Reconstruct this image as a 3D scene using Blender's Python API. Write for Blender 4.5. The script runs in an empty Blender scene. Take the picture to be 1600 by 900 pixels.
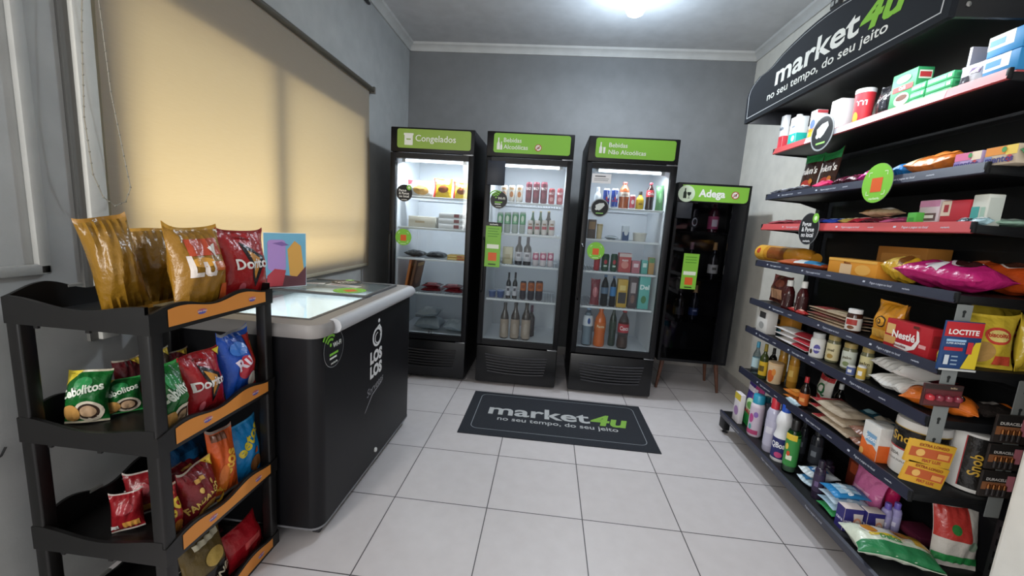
import bpy, bmesh, math, random
from mathutils import Vector, Matrix

sc = bpy.context.scene
COL = sc.collection
PI = math.pi

# ------------------------------------------------------------------ camera
FPX = 637.16
YAW, PITCH, ROLL = (math.radians(a) for a in (-4.654, -8.860, 3.689))
CAM = Vector((0.6442, -1.7440, 1.3379))
fwd = Vector((math.sin(YAW) * math.cos(PITCH), math.cos(YAW) * math.cos(PITCH), math.sin(PITCH)))
r0 = Vector((math.cos(YAW), -math.sin(YAW), 0))
u0 = r0.cross(fwd)
RT = r0 * math.cos(ROLL) + u0 * math.sin(ROLL)
UP = u0 * math.cos(ROLL) - r0 * math.sin(ROLL)
cam = bpy.data.cameras.new('camera')
cam.sensor_fit = 'HORIZONTAL'
cam.sensor_width = 36
cam.lens = FPX * 36 / 1600
cam.clip_start = 0.02
camo = bpy.data.objects.new('camera', cam)
camo.matrix_world = Matrix(((RT.x, UP.x, -fwd.x, CAM.x), (RT.y, UP.y, -fwd.y, CAM.y), (RT.z, UP.z, -fwd.z, CAM.z), (0, 0, 0, 1)))
COL.objects.link(camo)
sc.camera = camo

# ------------------------------------------------------------------ exposure, world, large lights
sc.view_settings.view_transform = 'Standard'
sc.view_settings.look = 'None'
sc.view_settings.gamma = 1
sc.view_settings.use_curve_mapping = False
sc.view_settings.exposure = 0.10
sc.cycles.use_denoising = True
sc.cycles.max_bounces = 8
sc.cycles.transparent_max_bounces = 16
sc.cycles.caustics_reflective = False
sc.cycles.caustics_refractive = False
sc.cycles.sample_clamp_indirect = 4

w = bpy.data.worlds.new('world')
sc.world = w
w.use_nodes = True
wb = w.node_tree.nodes['Background']
wb.inputs[0].default_value = (0.86, 0.93, 1.0, 1)
wb.inputs[1].default_value = 0.54


def area(name, loc, target, sx, sy, power, col, spread=None, parent=None):
    l = bpy.data.lights.new(name, 'AREA')
    l.shape = 'RECTANGLE'
    l.size, l.size_y, l.energy, l.color = sx, sy, power, col
    if spread:
        l.spread = spread
    o = bpy.data.objects.new(name, l)
    o.location = loc
    d = Vector(target) - Vector(loc)
    o.rotation_euler = d.to_track_quat('-Z', 'Y').to_euler()
    COL.objects.link(o)
    if parent:
        o.parent = parent
    return o


area('daylight_from_entrance', (-0.5, -3.9, 1.8), (1.3, 2.0, 0.9), 3.4, 2.4, 54, (1.0, 0.985, 0.96))
area('side_fill', (-0.78, -2.35, 1.65), (1.6, -0.2, 1.25), 0.8, 1.5, 54, (1.0, 0.97, 0.92))  # added fill for the shelving and right wall; no window stands there
area('daylight_outside_window', (-1.62, 0.25, 1.10), (-0.9, 0.40, 1.42), 2.2, 1.0, 31, (1.0, 0.91, 0.86))


# ------------------------------------------------------------------ pixel column / row -> position along a known line in the room
def _n(px, py):
    return (RT - fwd * ((px - 800) / FPX)) if px is not None else (UP - fwd * ((450 - py) / FPX))


def x_at(px, y, z):
    n = _n(px, None)
    return CAM.x - (n.y * (y - CAM.y) + n.z * (z - CAM.z)) / n.x


def y_at(px, x, z):
    n = _n(px, None)
    return CAM.y - (n.x * (x - CAM.x) + n.z * (z - CAM.z)) / n.y


def z_at(py, x, y):
    n = _n(None, py)
    return CAM.z - (n.x * (x - CAM.x) + n.y * (y - CAM.y)) / n.z


# ------------------------------------------------------------------ materials
def lin(h):
    h = h.lstrip('#')
    out = []
    for i in (0, 2, 4):
        c = int(h[i:i + 2], 16) / 255
        out.append(c / 12.92 if c <= 0.04045 else ((c + 0.055) / 1.055) ** 2.4)
    return (*out, 1)


_M = {}
FIN = {'card': (0.5, 0, 0), 'film': (0.27, 0, 0.25), 'plastic': (0.38, 0, 0), 'matte': (0.85, 0, 0.05), 'metal': (0.3, 1, 0), 'gloss': (0.15, 0, 0),
       'cloth': (0.9, 0, 0.3), 'paper': (0.7, 0, 0), 'satin': (0.45, 0, 0)}


def M(hexc, fin='card'):
    k = (hexc, fin)
    if k in _M:
        return _M[k]
    m = bpy.data.materials.new(f'{fin}_{hexc}')
    m.use_nodes = True
    nt = m.node_tree
    b = nt.nodes['Principled BSDF']
    b.inputs['Base Color'].default_value = lin(hexc)
    if fin in FIN:
        ro, me, bump = FIN[fin]
        b.inputs['Roughness'].default_value = ro
        b.inputs['Metallic'].default_value = me
        if fin in ('matte', 'paper', 'cloth'):
            b.inputs['Specular IOR Level'].default_value = 0.15
        elif fin == 'satin':
            b.inputs['Specular IOR Level'].default_value = 0.3
        if bump:
            tc = nt.nodes.new('ShaderNodeTexCoord')
            nz = nt.nodes.new('ShaderNodeTexNoise')
            nz.inputs['Scale'].default_value = 38 if fin == 'film' else 300
            nz.inputs['Detail'].default_value = 3
            nt.links.new(tc.outputs['Object'], nz.inputs['Vector'])
            bp = nt.nodes.new('ShaderNodeBump')
            bp.inputs['Strength'].default_value = bump
            bp.inputs['Distance'].default_value = 0.02 if fin == 'film' else 0.003
            nt.links.new(nz.outputs['Fac'], bp.inputs['Height'])
            nt.links.new(bp.outputs['Normal'], b.inputs['Normal'])
    elif fin == 'emit':
        b.inputs['Emission Color'].default_value = lin(hexc)
        b.inputs['Emission Strength'].default_value = 6
    elif fin in ('glass', 'tint', 'clear'):
        nt.nodes.remove(b)
        out = nt.nodes['Material Output']
        tr = nt.nodes.new('ShaderNodeBsdfTransparent')
        tr.inputs[0].default_value = lin(hexc)
        gl = nt.nodes.new('ShaderNodeBsdfGlossy')
        gl.inputs['Roughness'].default_value = 0.03 if fin != 'clear' else 0.1
        lw = nt.nodes.new('ShaderNodeLayerWeight')
        lw.inputs['Blend'].default_value = 0.25
        mr = nt.nodes.new('ShaderNodeMapRange')
        mr.inputs['To Min'].default_value = 0.012
        mr.inputs['To Max'].default_value = 0.5
        nt.links.new(lw.outputs['Fresnel'], mr.inputs['Value'])
        mx = nt.nodes.new('ShaderNodeMixShader')
        nt.links.new(mr.outputs[0], mx.inputs[0])
        nt.links.new(tr.outputs[0], mx.inputs[1])
        nt.links.new(gl.outputs[0], mx.inputs[2])
        if fin == 'clear':      # milky plastic film
            df = nt.nodes.new('ShaderNodeBsdfDiffuse')
            df.inputs[0].default_value = lin(hexc)
            m2 = nt.nodes.new('ShaderNodeMixShader')
            m2.inputs[0].default_value = 0.3
            nt.links.new(mx.outputs[0], m2.inputs[1])
            nt.links.new(df.outputs[0], m2.inputs[2])
            mx = m2
        nt.links.new(mx.outputs[0], out.inputs[0])
    _M[k] = m
    return m


def wall_mat(hexc, rough=0.8, scale=9.0, amt=0.06, bump=0.02):
    m = bpy.data.materials.new('painted_plaster')
    m.use_nodes = True
    nt = m.node_tree
    b = nt.nodes['Principled BSDF']
    tc = nt.nodes.new('ShaderNodeTexCoord')
    nz = nt.nodes.new('ShaderNodeTexNoise')
    nz.inputs['Scale'].default_value = scale
    nz.inputs['Detail'].default_value = 5
    nt.links.new(tc.outputs['Object'], nz.inputs['Vector'])
    rp = nt.nodes.new('ShaderNodeValToRGB')
    c = lin(hexc)
    rp.color_ramp.elements[0].position, rp.color_ramp.elements[1].position = 0.3, 0.7
    rp.color_ramp.elements[0].color = tuple(v * (1 - amt) for v in c[:3]) + (1,)
    rp.color_ramp.elements[1].color = tuple(min(1, v * (1 + amt)) for v in c[:3]) + (1,)
    nt.links.new(nz.outputs['Fac'], rp.inputs[0])
    nt.links.new(rp.outputs[0], b.inputs['Base Color'])
    b.inputs['Roughness'].default_value = rough
    n2 = nt.nodes.new('ShaderNodeTexNoise')
    n2.inputs['Scale'].default_value = 180
    nt.links.new(tc.outputs['Object'], n2.inputs['Vector'])
    bp = nt.nodes.new('ShaderNodeBump')
    bp.inputs['Strength'].default_value = bump * 5
    bp.inputs['Distance'].default_value = 0.002
    nt.links.new(n2.outputs['Fac'], bp.inputs['Height'])
    nt.links.new(bp.outputs['Normal'], b.inputs['Normal'])
    return m


def tile_mat():
    m = bpy.data.materials.new('floor_tiles')
    m.use_nodes = True
    nt = m.node_tree
    N, L = nt.nodes.new, nt.links.new
    b = nt.nodes['Principled BSDF']
    tc = N('ShaderNodeTexCoord')
    sp = N('ShaderNodeSeparateXYZ')
    L(tc.outputs['Object'], sp.inputs[0])

    def math_(op, a, bb):
        n = N('ShaderNodeMath')
        n.operation = op
        for i, v in enumerate((a, bb)):
            if v is None:
                continue
            if isinstance(v, (int, float)):
                n.inputs[i].default_value = v
            else:
                L(v, n.inputs[i])
        return n.outputs[0]
    ds, ids = [], []
    for ax in ('X', 'Y'):
        q = math_('DIVIDE', sp.outputs[ax], 0.45)
        ids.append(math_('FLOOR', q, None))
        fr = math_('FRACT', q, None)
        ds.append(math_('ABSOLUTE', math_('SUBTRACT', fr, 0.5), None))
    mx = math_('MAXIMUM', ds[0], ds[1])
    grout = math_('GREATER_THAN', mx, 0.5 - 0.0024 / 0.45)
    cb = N('ShaderNodeCombineXYZ')
    L(ids[0], cb.inputs[0])
    L(ids[1], cb.inputs[1])
    wn = N('ShaderNodeTexWhiteNoise')
    L(cb.outputs[0], wn.inputs['Vector'])
    nz = N('ShaderNodeTexNoise')
    nz.inputs['Scale'].default_value = 14
    nz.inputs['Detail'].default_value = 6
    L(tc.outputs['Object'], nz.inputs['Vector'])
    v = math_('ADD', math_('MULTIPLY', wn.outputs['Value'], 0.35), math_('MULTIPLY', nz.outputs['Fac'], 0.65))
    rp = N('ShaderNodeValToRGB')
    rp.color_ramp.elements[0].color = lin('#b6b0b0')
    rp.color_ramp.elements[1].color = lin('#cac5c6')
    L(v, rp.inputs[0])
    mix = N('ShaderNodeMix')
    mix.data_type = 'RGBA'
    L(grout, mix.inputs[0])
    L(rp.outputs[0], mix.inputs[6])
    mix.inputs[7].default_value = lin('#4a4648')
    L(mix.outputs[2], b.inputs['Base Color'])
    b.inputs['Roughness'].default_value = 0.42
    bp = N('ShaderNodeBump')
    bp.inputs['Strength'].default_value = 0.4
    bp.inputs['Distance'].default_value = 0.002
    L(math_('SUBTRACT', 1.0, grout), bp.inputs['Height'])
    L(bp.outputs['Normal'], b.inputs['Normal'])
    return m


def blind_mat():
    m = bpy.data.materials.new('blind_fabric')
    m.use_nodes = True
    nt = m.node_tree
    N, L = nt.nodes.new, nt.links.new
    nt.nodes.remove(nt.nodes['Principled BSDF'])
    out = nt.nodes['Material Output']
    tc = N('ShaderNodeTexCoord')
    nz = N('ShaderNodeTexNoise')
    nz.inputs['Scale'].default_value = 60
    mp = N('ShaderNodeMapping')
    mp.inputs['Scale'].default_value = (1, 0.3, 3)
    L(tc.outputs['Object'], mp.inputs[0])
    L(mp.outputs[0], nz.inputs['Vector'])
    rp = N('ShaderNodeValToRGB')
    rp.color_ramp.elements[0].color = (0.86, 0.66, 0.33, 1)
    rp.color_ramp.elements[1].color = (0.93, 0.74, 0.40, 1)
    L(nz.outputs['Fac'], rp.inputs[0])
    df = N('ShaderNodeBsdfDiffuse')
    df.inputs[0].default_value = (0.42, 0.39, 0.36, 1)
    tl = N('ShaderNodeBsdfTranslucent')
    L(rp.outputs[0], tl.inputs[0])
    mx = N('ShaderNodeMixShader')
    mx.inputs[0].default_value = 0.5
    L(df.outputs[0], mx.inputs[1])
    L(tl.outputs[0], mx.inputs[2])
    L(mx.outputs[0], out.inputs[0])
    return m


# ------------------------------------------------------------------ geometry
_T = {}


def text_geo(s, bold=0.0, shear=0.0, fine=False):
    k = (s, bold, shear, fine)
    if k not in _T:
        c = bpy.data.curves.new('t', 'FONT')
        c.body = s
        c.offset = bold
        c.shear = shear
        c.resolution_u = 3
        o = bpy.data.objects.new('t', c)
        me = bpy.data.meshes.new_from_object(o)
        v = [(p.co.x, p.co.y) for p in me.vertices]
        f = [tuple(p.vertices) for p in me.polygons]
        bpy.data.objects.remove(o)
        bpy.data.curves.remove(c)
        bpy.data.meshes.remove(me)
        x0 = min((p[0] for p in v), default=0)
        x1 = max((p[0] for p in v), default=1)
        v = [((p[0] - x0) / 0.7, p[1] / 0.7) for p in v]
        if fine and v:                      # small triangles, so that letters follow a curved pack
            bm = bmesh.new()
            bv = [bm.verts.new((a, b, 0)) for a, b in v]
            for q in f:
                try:
                    bm.faces.new([bv[i] for i in q])
                except ValueError:
                    pass
            bmesh.ops.triangulate(bm, faces=bm.faces[:])
            for _ in range(3):
                ed = [e for e in bm.edges if e.calc_length() > 0.16]
                if ed:
                    bmesh.ops.subdivide_edges(bm, edges=ed, cuts=1)
                    bmesh.ops.triangulate(bm, faces=bm.faces[:])
            bm.verts.index_update()
            v = [(q.co.x, q.co.y) for q in bm.verts]
            f = [tuple(q.index for q in fc.verts) for fc in bm.faces]
            bm.free()
        _T[k] = (v, f, (x1 - x0) / 0.7)
    return _T[k]


class G:
    """collects shapes, then becomes ONE mesh object"""

    def __init__(self):
        self.v, self.f, self.m, self.s, self.mats = [], [], [], [], []
        self.T = Matrix.Identity(4)

    def mi(self, mat):
        if mat not in self.mats:
            self.mats.append(mat)
        return self.mats.index(mat)

    def add(self, V, F, mat, smooth=False):
        n = len(self.v)
        self.v += [tuple(self.T @ Vector(p)) for p in V]
        mats = mat if isinstance(mat, list) else None
        for i, f in enumerate(F):
            self.f.append(tuple(a + n for a in f))
            self.m.append(self.mi(mats[i] if mats else mat))
            self.s.append(smooth)
        return self

    def box(self, x0, x1, y0, y1, z0, z1, mat, bev=0, seg=2):
        if bev:
            bm = bmesh.new()
            bmesh.ops.create_cube(bm, size=1)
            for q in bm.verts:
                q.co = Vector(((x0 + x1) / 2 + q.co.x * (x1 - x0), (y0 + y1) / 2 + q.co.y * (y1 - y0), (z0 + z1) / 2 + q.co.z * (z1 - z0)))
            bmesh.ops.bevel(bm, geom=bm.edges[:], offset=bev, segments=seg, affect='EDGES', profile=0.5)
            bm.verts.index_update()
            self.add([q.co[:] for q in bm.verts], [[q.index for q in f.verts] for f in bm.faces], mat, True)
            bm.free()
            return self
        V = [(x, y, z) for x in (x0, x1) for y in (y0, y1) for z in (z0, z1)]
        return self.add(V, [(0, 1, 3, 2), (4, 6, 7, 5), (0, 4, 5, 1), (2, 3, 7, 6), (0, 2, 6, 4), (1, 5, 7, 3)], mat)

    def prism(self, poly, a, b, mat, axis='z', smooth=False):
        """poly in the two other axes (x,y | y,z | x,z), extruded from a to b"""
        n = len(poly)
        P = {'z': lambda p, t: (p[0], p[1], t), 'x': lambda p, t: (t, p[0], p[1]), 'y': lambda p, t: (p[0], t, p[1])}[axis]
        V = [P(p, a) for p in poly] + [P(p, b) for p in poly]
        F = [tuple(range(n)), tuple(range(2 * n - 1, n - 1, -1))] + [(i, (i + 1) % n, n + (i + 1) % n, n + i) for i in range(n)]
        return self.add(V, F, mat, smooth)

    def rprism(self, x0, x1, y0, y1, z0, z1, r, mat, seg=6):
        return self.prism(rrect(x0, x1, y0, y1, r, seg), z0, z1, mat)

    def lathe(self, prof, mat, seg=20, c=(0, 0, 0), matfn=None):
        V, F, Ms = [], [], []
        for (r, z) in prof:
            for i in range(seg):
                t = 2 * PI * i / seg
                V.append((c[0] + r * math.sin(t), c[1] - r * math.cos(t), c[2] + z))
        for j in range(len(prof) - 1):
            for i in range(seg):
                F.append((j * seg + i, j * seg + (i + 1) % seg, (j + 1) * seg + (i + 1) % seg, (j + 1) * seg + i))
        if prof[0][0] > 1e-4:
            F.append(tuple(range(seg - 1, -1, -1)))
        if prof[-1][0] > 1e-4:
            F.append(tuple(range((len(prof) - 1) * seg, len(prof) * seg)))
        return self.add(V, F, mat, True)

    def tube(self, pts, r, mat, seg=8, closed=False):
        pts = [Vector(p) for p in pts]
        n = len(pts)
        V, F = [], []
        for i, p in enumerate(pts):
            d = (pts[(i + 1) % n] - pts[i - 1]) if closed or 0 < i < n - 1 else (pts[1] - pts[0] if i == 0 else pts[-1] - pts[-2])
            d.normalize()
            a = d.cross(Vector((0, 0, 1)) if abs(d.z) < 0.9 else Vector((1, 0, 0))).normalized()
            b = d.cross(a)
            for k in range(seg):
                t = 2 * PI * k / seg
                V.append(p + (a * math.cos(t) + b * math.sin(t)) * r)
        for i in range(n if closed else n - 1):
            j = (i + 1) % n
            for k in range(seg):
                F.append((i * seg + k, i * seg + (k + 1) % seg, j * seg + (k + 1) % seg, j * seg + k))
        if not closed:
            F += [tuple(range(seg)), tuple(range((n - 1) * seg, n * seg))]
        return self.add([p[:] for p in V], F, mat, True)

    def grid(self, S, a0, a1, b0, b1, mat, off=0.0, na=1, nb=1, smooth=True):
        V = [S(a0 + (a1 - a0) * i / na, b0 + (b1 - b0) * j / nb, off) for j in range(nb + 1) for i in range(na + 1)]
        F = [(j * (na + 1) + i, j * (na + 1) + i + 1, (j + 1) * (na + 1) + i + 1, (j + 1) * (na + 1) + i) for j in range(nb) for i in range(na)]
        return self.add(V, F, mat, smooth)

    def ell(self, S, a, b, ra, rb, mat, off=0.0, n=20, inner=0.0, t0=0, t1=2 * PI, rings=2):
        V, F = [], []
        for k in range(rings + 1):
            q = inner + (1 - inner) * k / rings
            for i in range(n + 1):
                t = t0 + (t1 - t0) * i / n
                V.append(S(a + ra * q * math.cos(t), b + rb * q * math.sin(t), off))
        for k in range(rings):
            for i in range(n):
                F.append((k * (n + 1) + i, k * (n + 1) + i + 1, (k + 1) * (n + 1) + i + 1, (k + 1) * (n + 1) + i))
        return self.add(V, F, mat, True)

    def poly(self, S, pts, mat, off=0.0):
        return self.add([S(a, b, off) for a, b in pts], [tuple(range(len(pts)))], mat)

    def star(self, S, pts, mat, off=0.0, rings=6, sub=6):
        ca, cb = sum(q[0] for q in pts) / len(pts), sum(q[1] for q in pts) / len(pts)
        out = [(pts[i][0] + (pts[(i + 1) % len(pts)][0] - pts[i][0]) * k / sub, pts[i][1] + (pts[(i + 1) % len(pts)][1] - pts[i][1]) * k / sub) for i in range(len(pts)) for k in range(sub)]
        n = len(out)
        V = [S(ca + (a - ca) * q / rings, cb + (b - cb) * q / rings, off) for q in range(rings + 1) for a, b in out]
        F = [(q * n + i, q * n + (i + 1) % n, (q + 1) * n + (i + 1) % n, (q + 1) * n + i) for q in range(rings) for i in range(n)]
        return self.add(V, F, mat, True)

    def text(self, S, s, a, b, h, mat, off=0.0, bold=0.02, shear=0.0, align=0.0, rot=0.0, maxw=None, fine=False):
        """baseline at b, cap height h; align 0 centre, -1 starts at a"""
        v, f, wd = text_geo(s, bold, shear, fine)
        if not v:
            return self
        kx = h if not maxw or wd * h <= maxw else maxw / wd
        ca, sa = math.cos(rot), math.sin(rot)
        V = []
        for x, y in v:
            x = (x - (wd / 2 if align == 0 else 0)) * kx
            y = y * h
            V.append(S(a + x * ca - y * sa, b + x * sa + y * ca, off))
        return self.add(V, f, mat)

    def prints(self, S, w, h, spec, fin='card', o0=0.0006, fine=1):
        """what is printed on a pack: r = patch, e = ellipse, t = writing; positions are fractions of the face"""
        for i, p in enumerate(spec):
            off = o0 + 0.0005 * i
            q = fine
            k = p[0]
            if k == 'r':
                _, a0, a1, b0, b1, c = p
                self.grid(S, a0 * w / 2, a1 * w / 2, b0 * h, b1 * h, M(c, fin), off, 6 * q, 5 * q)
            elif k == 'e':
                _, a, b, ra, rb, c = p
                self.ell(S, a * w / 2, b * h, ra * w / 2, rb * h, M(c, fin), off, 20, rings=2 * q)
            elif k == 'p':
                (self.star if fine > 1 else self.poly)(S, [(a * w / 2, b * h) for a, b in p[1]], M(p[2], fin), off)
            elif k == 't':
                _, s, a, b, th, c = p[:6]
                rot = p[6] if len(p) > 6 else 0
                self.text(S, s, a * w / 2, b * h, th * h, M(c, fin), off, bold=0.03, rot=rot, maxw=(w * 0.94 if abs(rot) < 0.6 else h * .94), fine=fine > 1)
        return self

    def obj(self, name, parent=None, recalc=True):
        me = bpy.data.meshes.new(name)
        me.from_pydata(self.v, [], self.f)
        for m in self.mats:
            me.materials.append(m)
        me.polygons.foreach_set('material_index', self.m)
        me.polygons.foreach_set('use_smooth', self.s)
        if recalc:
            bm = bmesh.new()
            bm.from_mesh(me)
            bmesh.ops.recalc_face_normals(bm, faces=bm.faces[:])
            bm.to_mesh(me)
            bm.free()
        me.update()
        try:
            me.set_sharp_from_angle(angle=math.radians(40))
        except Exception:
            pass
        o = bpy.data.objects.new(name, me)
        COL.objects.link(o)
        if parent:
            o.parent = parent
        return o


def rrect(x0, x1, y0, y1, r, seg=6):
    out = []
    for cx, cy, t0 in ((x1 - r, y1 - r, 0), (x0 + r, y1 - r, 90), (x0 + r, y0 + r, 180), (x1 - r, y0 + r, 270)):
        for i in range(seg + 1):
            t = math.radians(t0 + 90 * i / seg)
            out.append((cx + r * math.cos(t), cy + r * math.sin(t)))
    return out


def tag(o, label, cat, group=None):
    o['label'] = label
    o['category'] = cat
    if group:
        o['group'] = group
    return o


def thing(name, label, cat, loc=(0, 0, 0), rz=0, group=None):
    o = bpy.data.objects.new(name, None)
    o.empty_display_size = 0.05
    COL.objects.link(o)
    o.location = loc
    o.rotation_euler = (0, 0, rz)
    return tag(o, label, cat, group)


def struct(o):
    o['kind'] = 'structure'
    return o


def dup(root, loc, rz, label=None, group=None):
    r = root.copy()
    COL.objects.link(r)
    r.location = loc
    r.rotation_euler = (root.rotation_euler.x, root.rotation_euler.y, rz)
    if label:
        r['label'] = label
    if group:
        r['group'] = group
    for ch in list(root.children):
        c = ch.copy()
        COL.objects.link(c)
        c.parent = r
        for g in ch.children:
            d = g.copy()
            COL.objects.link(d)
            d.parent = c
    return r


# flat faces a print can lie on: S(a, b, off) -> point ; a across, b up
def faceY(y, x0=0.0, z0=0.0):
    return lambda a, b, o: (x0 + a, y - o, z0 + b)


def faceX(x, y0=0.0, z0=0.0):                       # seen from +x
    return lambda a, b, o: (x + o, y0 + a, z0 + b)


def faceXn(x, y0=0.0, z0=0.0):                      # seen from -x
    return lambda a, b, o: (x - o, y0 - a, z0 + b)


def faceZ(z, x0=0.0, y0=0.0):
    return lambda a, b, o: (x0 + a, y0 + b, z + o)

# ------------------------------------------------------------------ the setting
XL, XR, YB, ZC = -0.87, 2.44, 2.50, 3.04
YF = -2.75
WALL = wall_mat('#a8a9a8')
WALLB = wall_mat('#78797a')  # back wall tone darkened to offset the ceiling lamp's light on it
WALLR = wall_mat('#d6d2c8')  # right wall tone lightened in place of light that is missing there
CEIL = wall_mat('#c4c4c5', 0.9)
CORN = wall_mat('#bcbbb8', 0.7)
g = G()
g.box(XL - 0.2, XR + 0.3, YF, YB + 0.2, -0.1, 0.0, tile_mat())
struct(g.obj('floor'))
g = G()
g.box(XL - 0.2, XR + 0.3, YF, YB + 0.2, ZC, ZC + 0.1, CEIL)
struct(g.obj('ceiling'))
g = G()
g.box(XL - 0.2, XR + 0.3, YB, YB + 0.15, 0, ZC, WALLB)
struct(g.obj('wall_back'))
g = G()
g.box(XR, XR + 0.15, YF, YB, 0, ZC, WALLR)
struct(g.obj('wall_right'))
# left wall with the window opening
WY0, WY1, WZ0, WZ1 = -0.40, 1.47, 0.97, 2.06
g = G()
for y0, y1, z0, z1 in ((YF, WY0, 0, ZC), (WY1, YB, 0, ZC), (WY0, WY1, 0, WZ0), (WY0, WY1, WZ1, ZC)):
    g.box(XL - 0.15, XL, y0, y1, z0, z1, WALL)
struct(g.obj('wall_left'))
JAMB = wall_mat('#c9c8c2', 0.6)
JAMBR = wall_mat('#e4e4de', 0.6)
g = G()
g.box(2.135, XR + 0.3, -0.62, -0.45, 0, ZC, JAMBR)
g.box(2.118, 2.135, -0.60, -0.47, 0, ZC, JAMBR)
struct(g.obj('wall_entrance'))

# cornice along back and both sides: stepped profile
def cornice(name, horiz, a, b, at, sgn):
    g = G()
    prof = [(0, 0), (0, -0.072), (0.012, -0.072), (0.016, -0.05), (0.03, -0.03), (0.05, -0.018), (0.056, 0)]
    if horiz:
        g.prism([(at + sgn * p[0], ZC + p[1]) for p in prof], a, b, CORN, 'x')
    else:
        g.prism([(at + sgn * p[0], ZC + p[1]) for p in prof], a, b, CORN, 'y')
    return struct(g.obj(name))


cornice('trim_1', True, XL, XR, YB, -1)
cornice('trim_2', False, YF, YB, XL, 1)
cornice('trim_3', False, YF, YB, XR, -1)
BASE = wall_mat('#b9b4b0', 0.45)
g = G()
g.box(XL, XR, YB - 0.012, YB, 0, 0.085, BASE, 0.003)
struct(g.obj('baseboard_back'))
g = G()
g.box(XR - 0.012, XR, -0.45, YB - 0.012, 0, 0.085, BASE, 0.003)
struct(g.obj('baseboard_right'))
# flat moulding framing the left wall nearer the entrance
MOLD = wall_mat('#a5a5a2', 0.55)
g = G()
g.box(XL, XL + 0.022, -0.672, -0.64, 1.10, 2.6, MOLD, 0.006)
g.box(XL, XL + 0.022, -2.2, -0.64, 1.10, 1.132, MOLD, 0.006)
g.box(XL, XL + 0.022, -2.2, -2.168, 1.10, 2.6, MOLD, 0.006)
g.box(XL, XL + 0.022, -2.2, -0.64, 2.57, 2.602, MOLD, 0.006)
struct(g.obj('trim_4'))
# window: aluminium frame, two sliding sashes, glass
ALU = M('#c6c4bd', 'satin')
g = G()
for y0, y1, z0, z1 in ((WY0, WY0 + .04, WZ0, WZ1), (WY1 - .04, WY1, WZ0, WZ1), (WY0, WY1, WZ0, WZ0 + .04), (WY0, WY1, WZ1 - .04, WZ1), (0.41, 0.51, WZ0, WZ1), (WY0, WY1, 1.20, 1.215)):
    g.box(XL - 0.10, XL - 0.05, y0, y1, z0, z1, ALU, 0.004)
wf = struct(g.obj('window_1'))
g = G()
g.box(XL - 0.08, XL - 0.075, WY0 + .02, WY1 - .02, WZ0 + .02, WZ1 - .02, M('#f4f4ee', 'glass'))
g.obj('window_pane', wf)
# white jamb strip standing proud of the wall beside the blind
g = G()
g.box(XL, XL + 0.028, -0.525, -0.468, 0.86, 2.42, JAMB, 0.005)
g.box(XL, XL + 0.012, -0.55, -0.525, 0.86, 2.42, M('#6d6c69', 'matte'))
struct(g.obj('trim_5'))

# roller blind: tube, fabric, bottom bar, bead chain
rb = thing('roller_blind', 'translucent yellow roller blind glowing with daylight over the window', 'blind', (XL + 0.02, 0.55, 0.945))
g = G()
g.grid(lambda a, b, o: (0.008 * math.sin(b * 3.1) * math.sin(a * 2.2) + 0.004, a, b), -1.005, 1.0, 0.0, 1.36, blind_mat(), 0, 30, 24)
g.obj('blind_fabric', rb)
g = G()
g.tube([(0.016, -1.02, 1.375), (0.016, 1.03, 1.375)], 0.017, M('#4f4a42', 'satin'), 12)
g.box(-0.028, 0.03, -1.045, -1.02, 1.35, 1.40, M('#6a665e', 'plastic'))
g.box(-0.028, 0.03, 1.03, 1.05, 1.35, 1.40, M('#6a665e', 'plastic'))
g.obj('roller_tube', rb)
g = G()
g.box(-0.004, 0.012, -1.005, 1.0, -0.022, 0.0, M('#a9a08c', 'satin'), 0.003)
g.obj('bottom_bar', rb)
g = G()
pts = []
ch = [(-1.03, 1.47), (-1.03, 1.15), (-1.015, 0.85), (-0.985, 0.62), (-0.975, 0.55), (-0.995, 0.50), (-1.03, 0.485), (-1.065, 0.51), (-1.09, 0.58), (-1.10, 0.75), (-1.085, 1.0), (-1.06, 1.25), (-1.04, 1.47)]
for i in range(len(ch) - 1):
    d = math.dist(ch[i], ch[i + 1])
    n = max(2, int(d / 0.03))
    pts += [(0.045, ch[i][0] + (ch[i + 1][0] - ch[i][0]) * k / n, ch[i][1] - .115 + (ch[i + 1][1] - ch[i][1]) * k / n) for k in range(n)]
g.tube(pts, 0.0016, M('#9a9384', 'plastic'), 5)
for i in range(len(pts)):
    p = Vector(pts[i])
    g.lathe([(0, -.0035), (.0028, -.0018), (.0028, .0018), (0, .0035)], M('#77705f', 'plastic'), 6, p)
g.obj('bead_chain', rb)

# ceiling lamp: plate, socket and a bright globe bulb
cl = thing('ceiling_lamp', 'round white globe lamp glowing bluish white on the ceiling', 'lamp', (1.13, 1.47, ZC))
g = G()
g.lathe([(0.0, 0), (0.07, 0), (0.07, -0.012), (0.05, -0.022), (0.025, -0.03), (0.025, -0.055), (0, -0.055)], M('#d8d8d6', 'plastic'), 24)
g.obj('ceiling_plate', cl)
g = G()
em = M('#e8f2ff', 'emit')
g.lathe([(0.02, -0.055), (0.05, -0.075), (0.072, -0.11), (0.074, -0.14), (0.055, -0.175), (0.03, -0.188), (0, -0.192)], em, 24)
g.obj('bulb', cl)
pl = bpy.data.lights.new('bulb_light', 'POINT')
pl.energy, pl.color, pl.shadow_soft_size = 24, (0.66, 0.83, 1.0), 0.08
po = bpy.data.objects.new('bulb_light', pl)
po.parent = cl
po.location = (0, 0, -0.30)
COL.objects.link(po)
bl_ = area('bulb_glow', (1.13, 1.47, ZC - .205), (1.13, 1.47, 0),   .14, .14, 24, (0.86, 0.93, 1.0))
bl_.data.shape = 'DISK'

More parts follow.
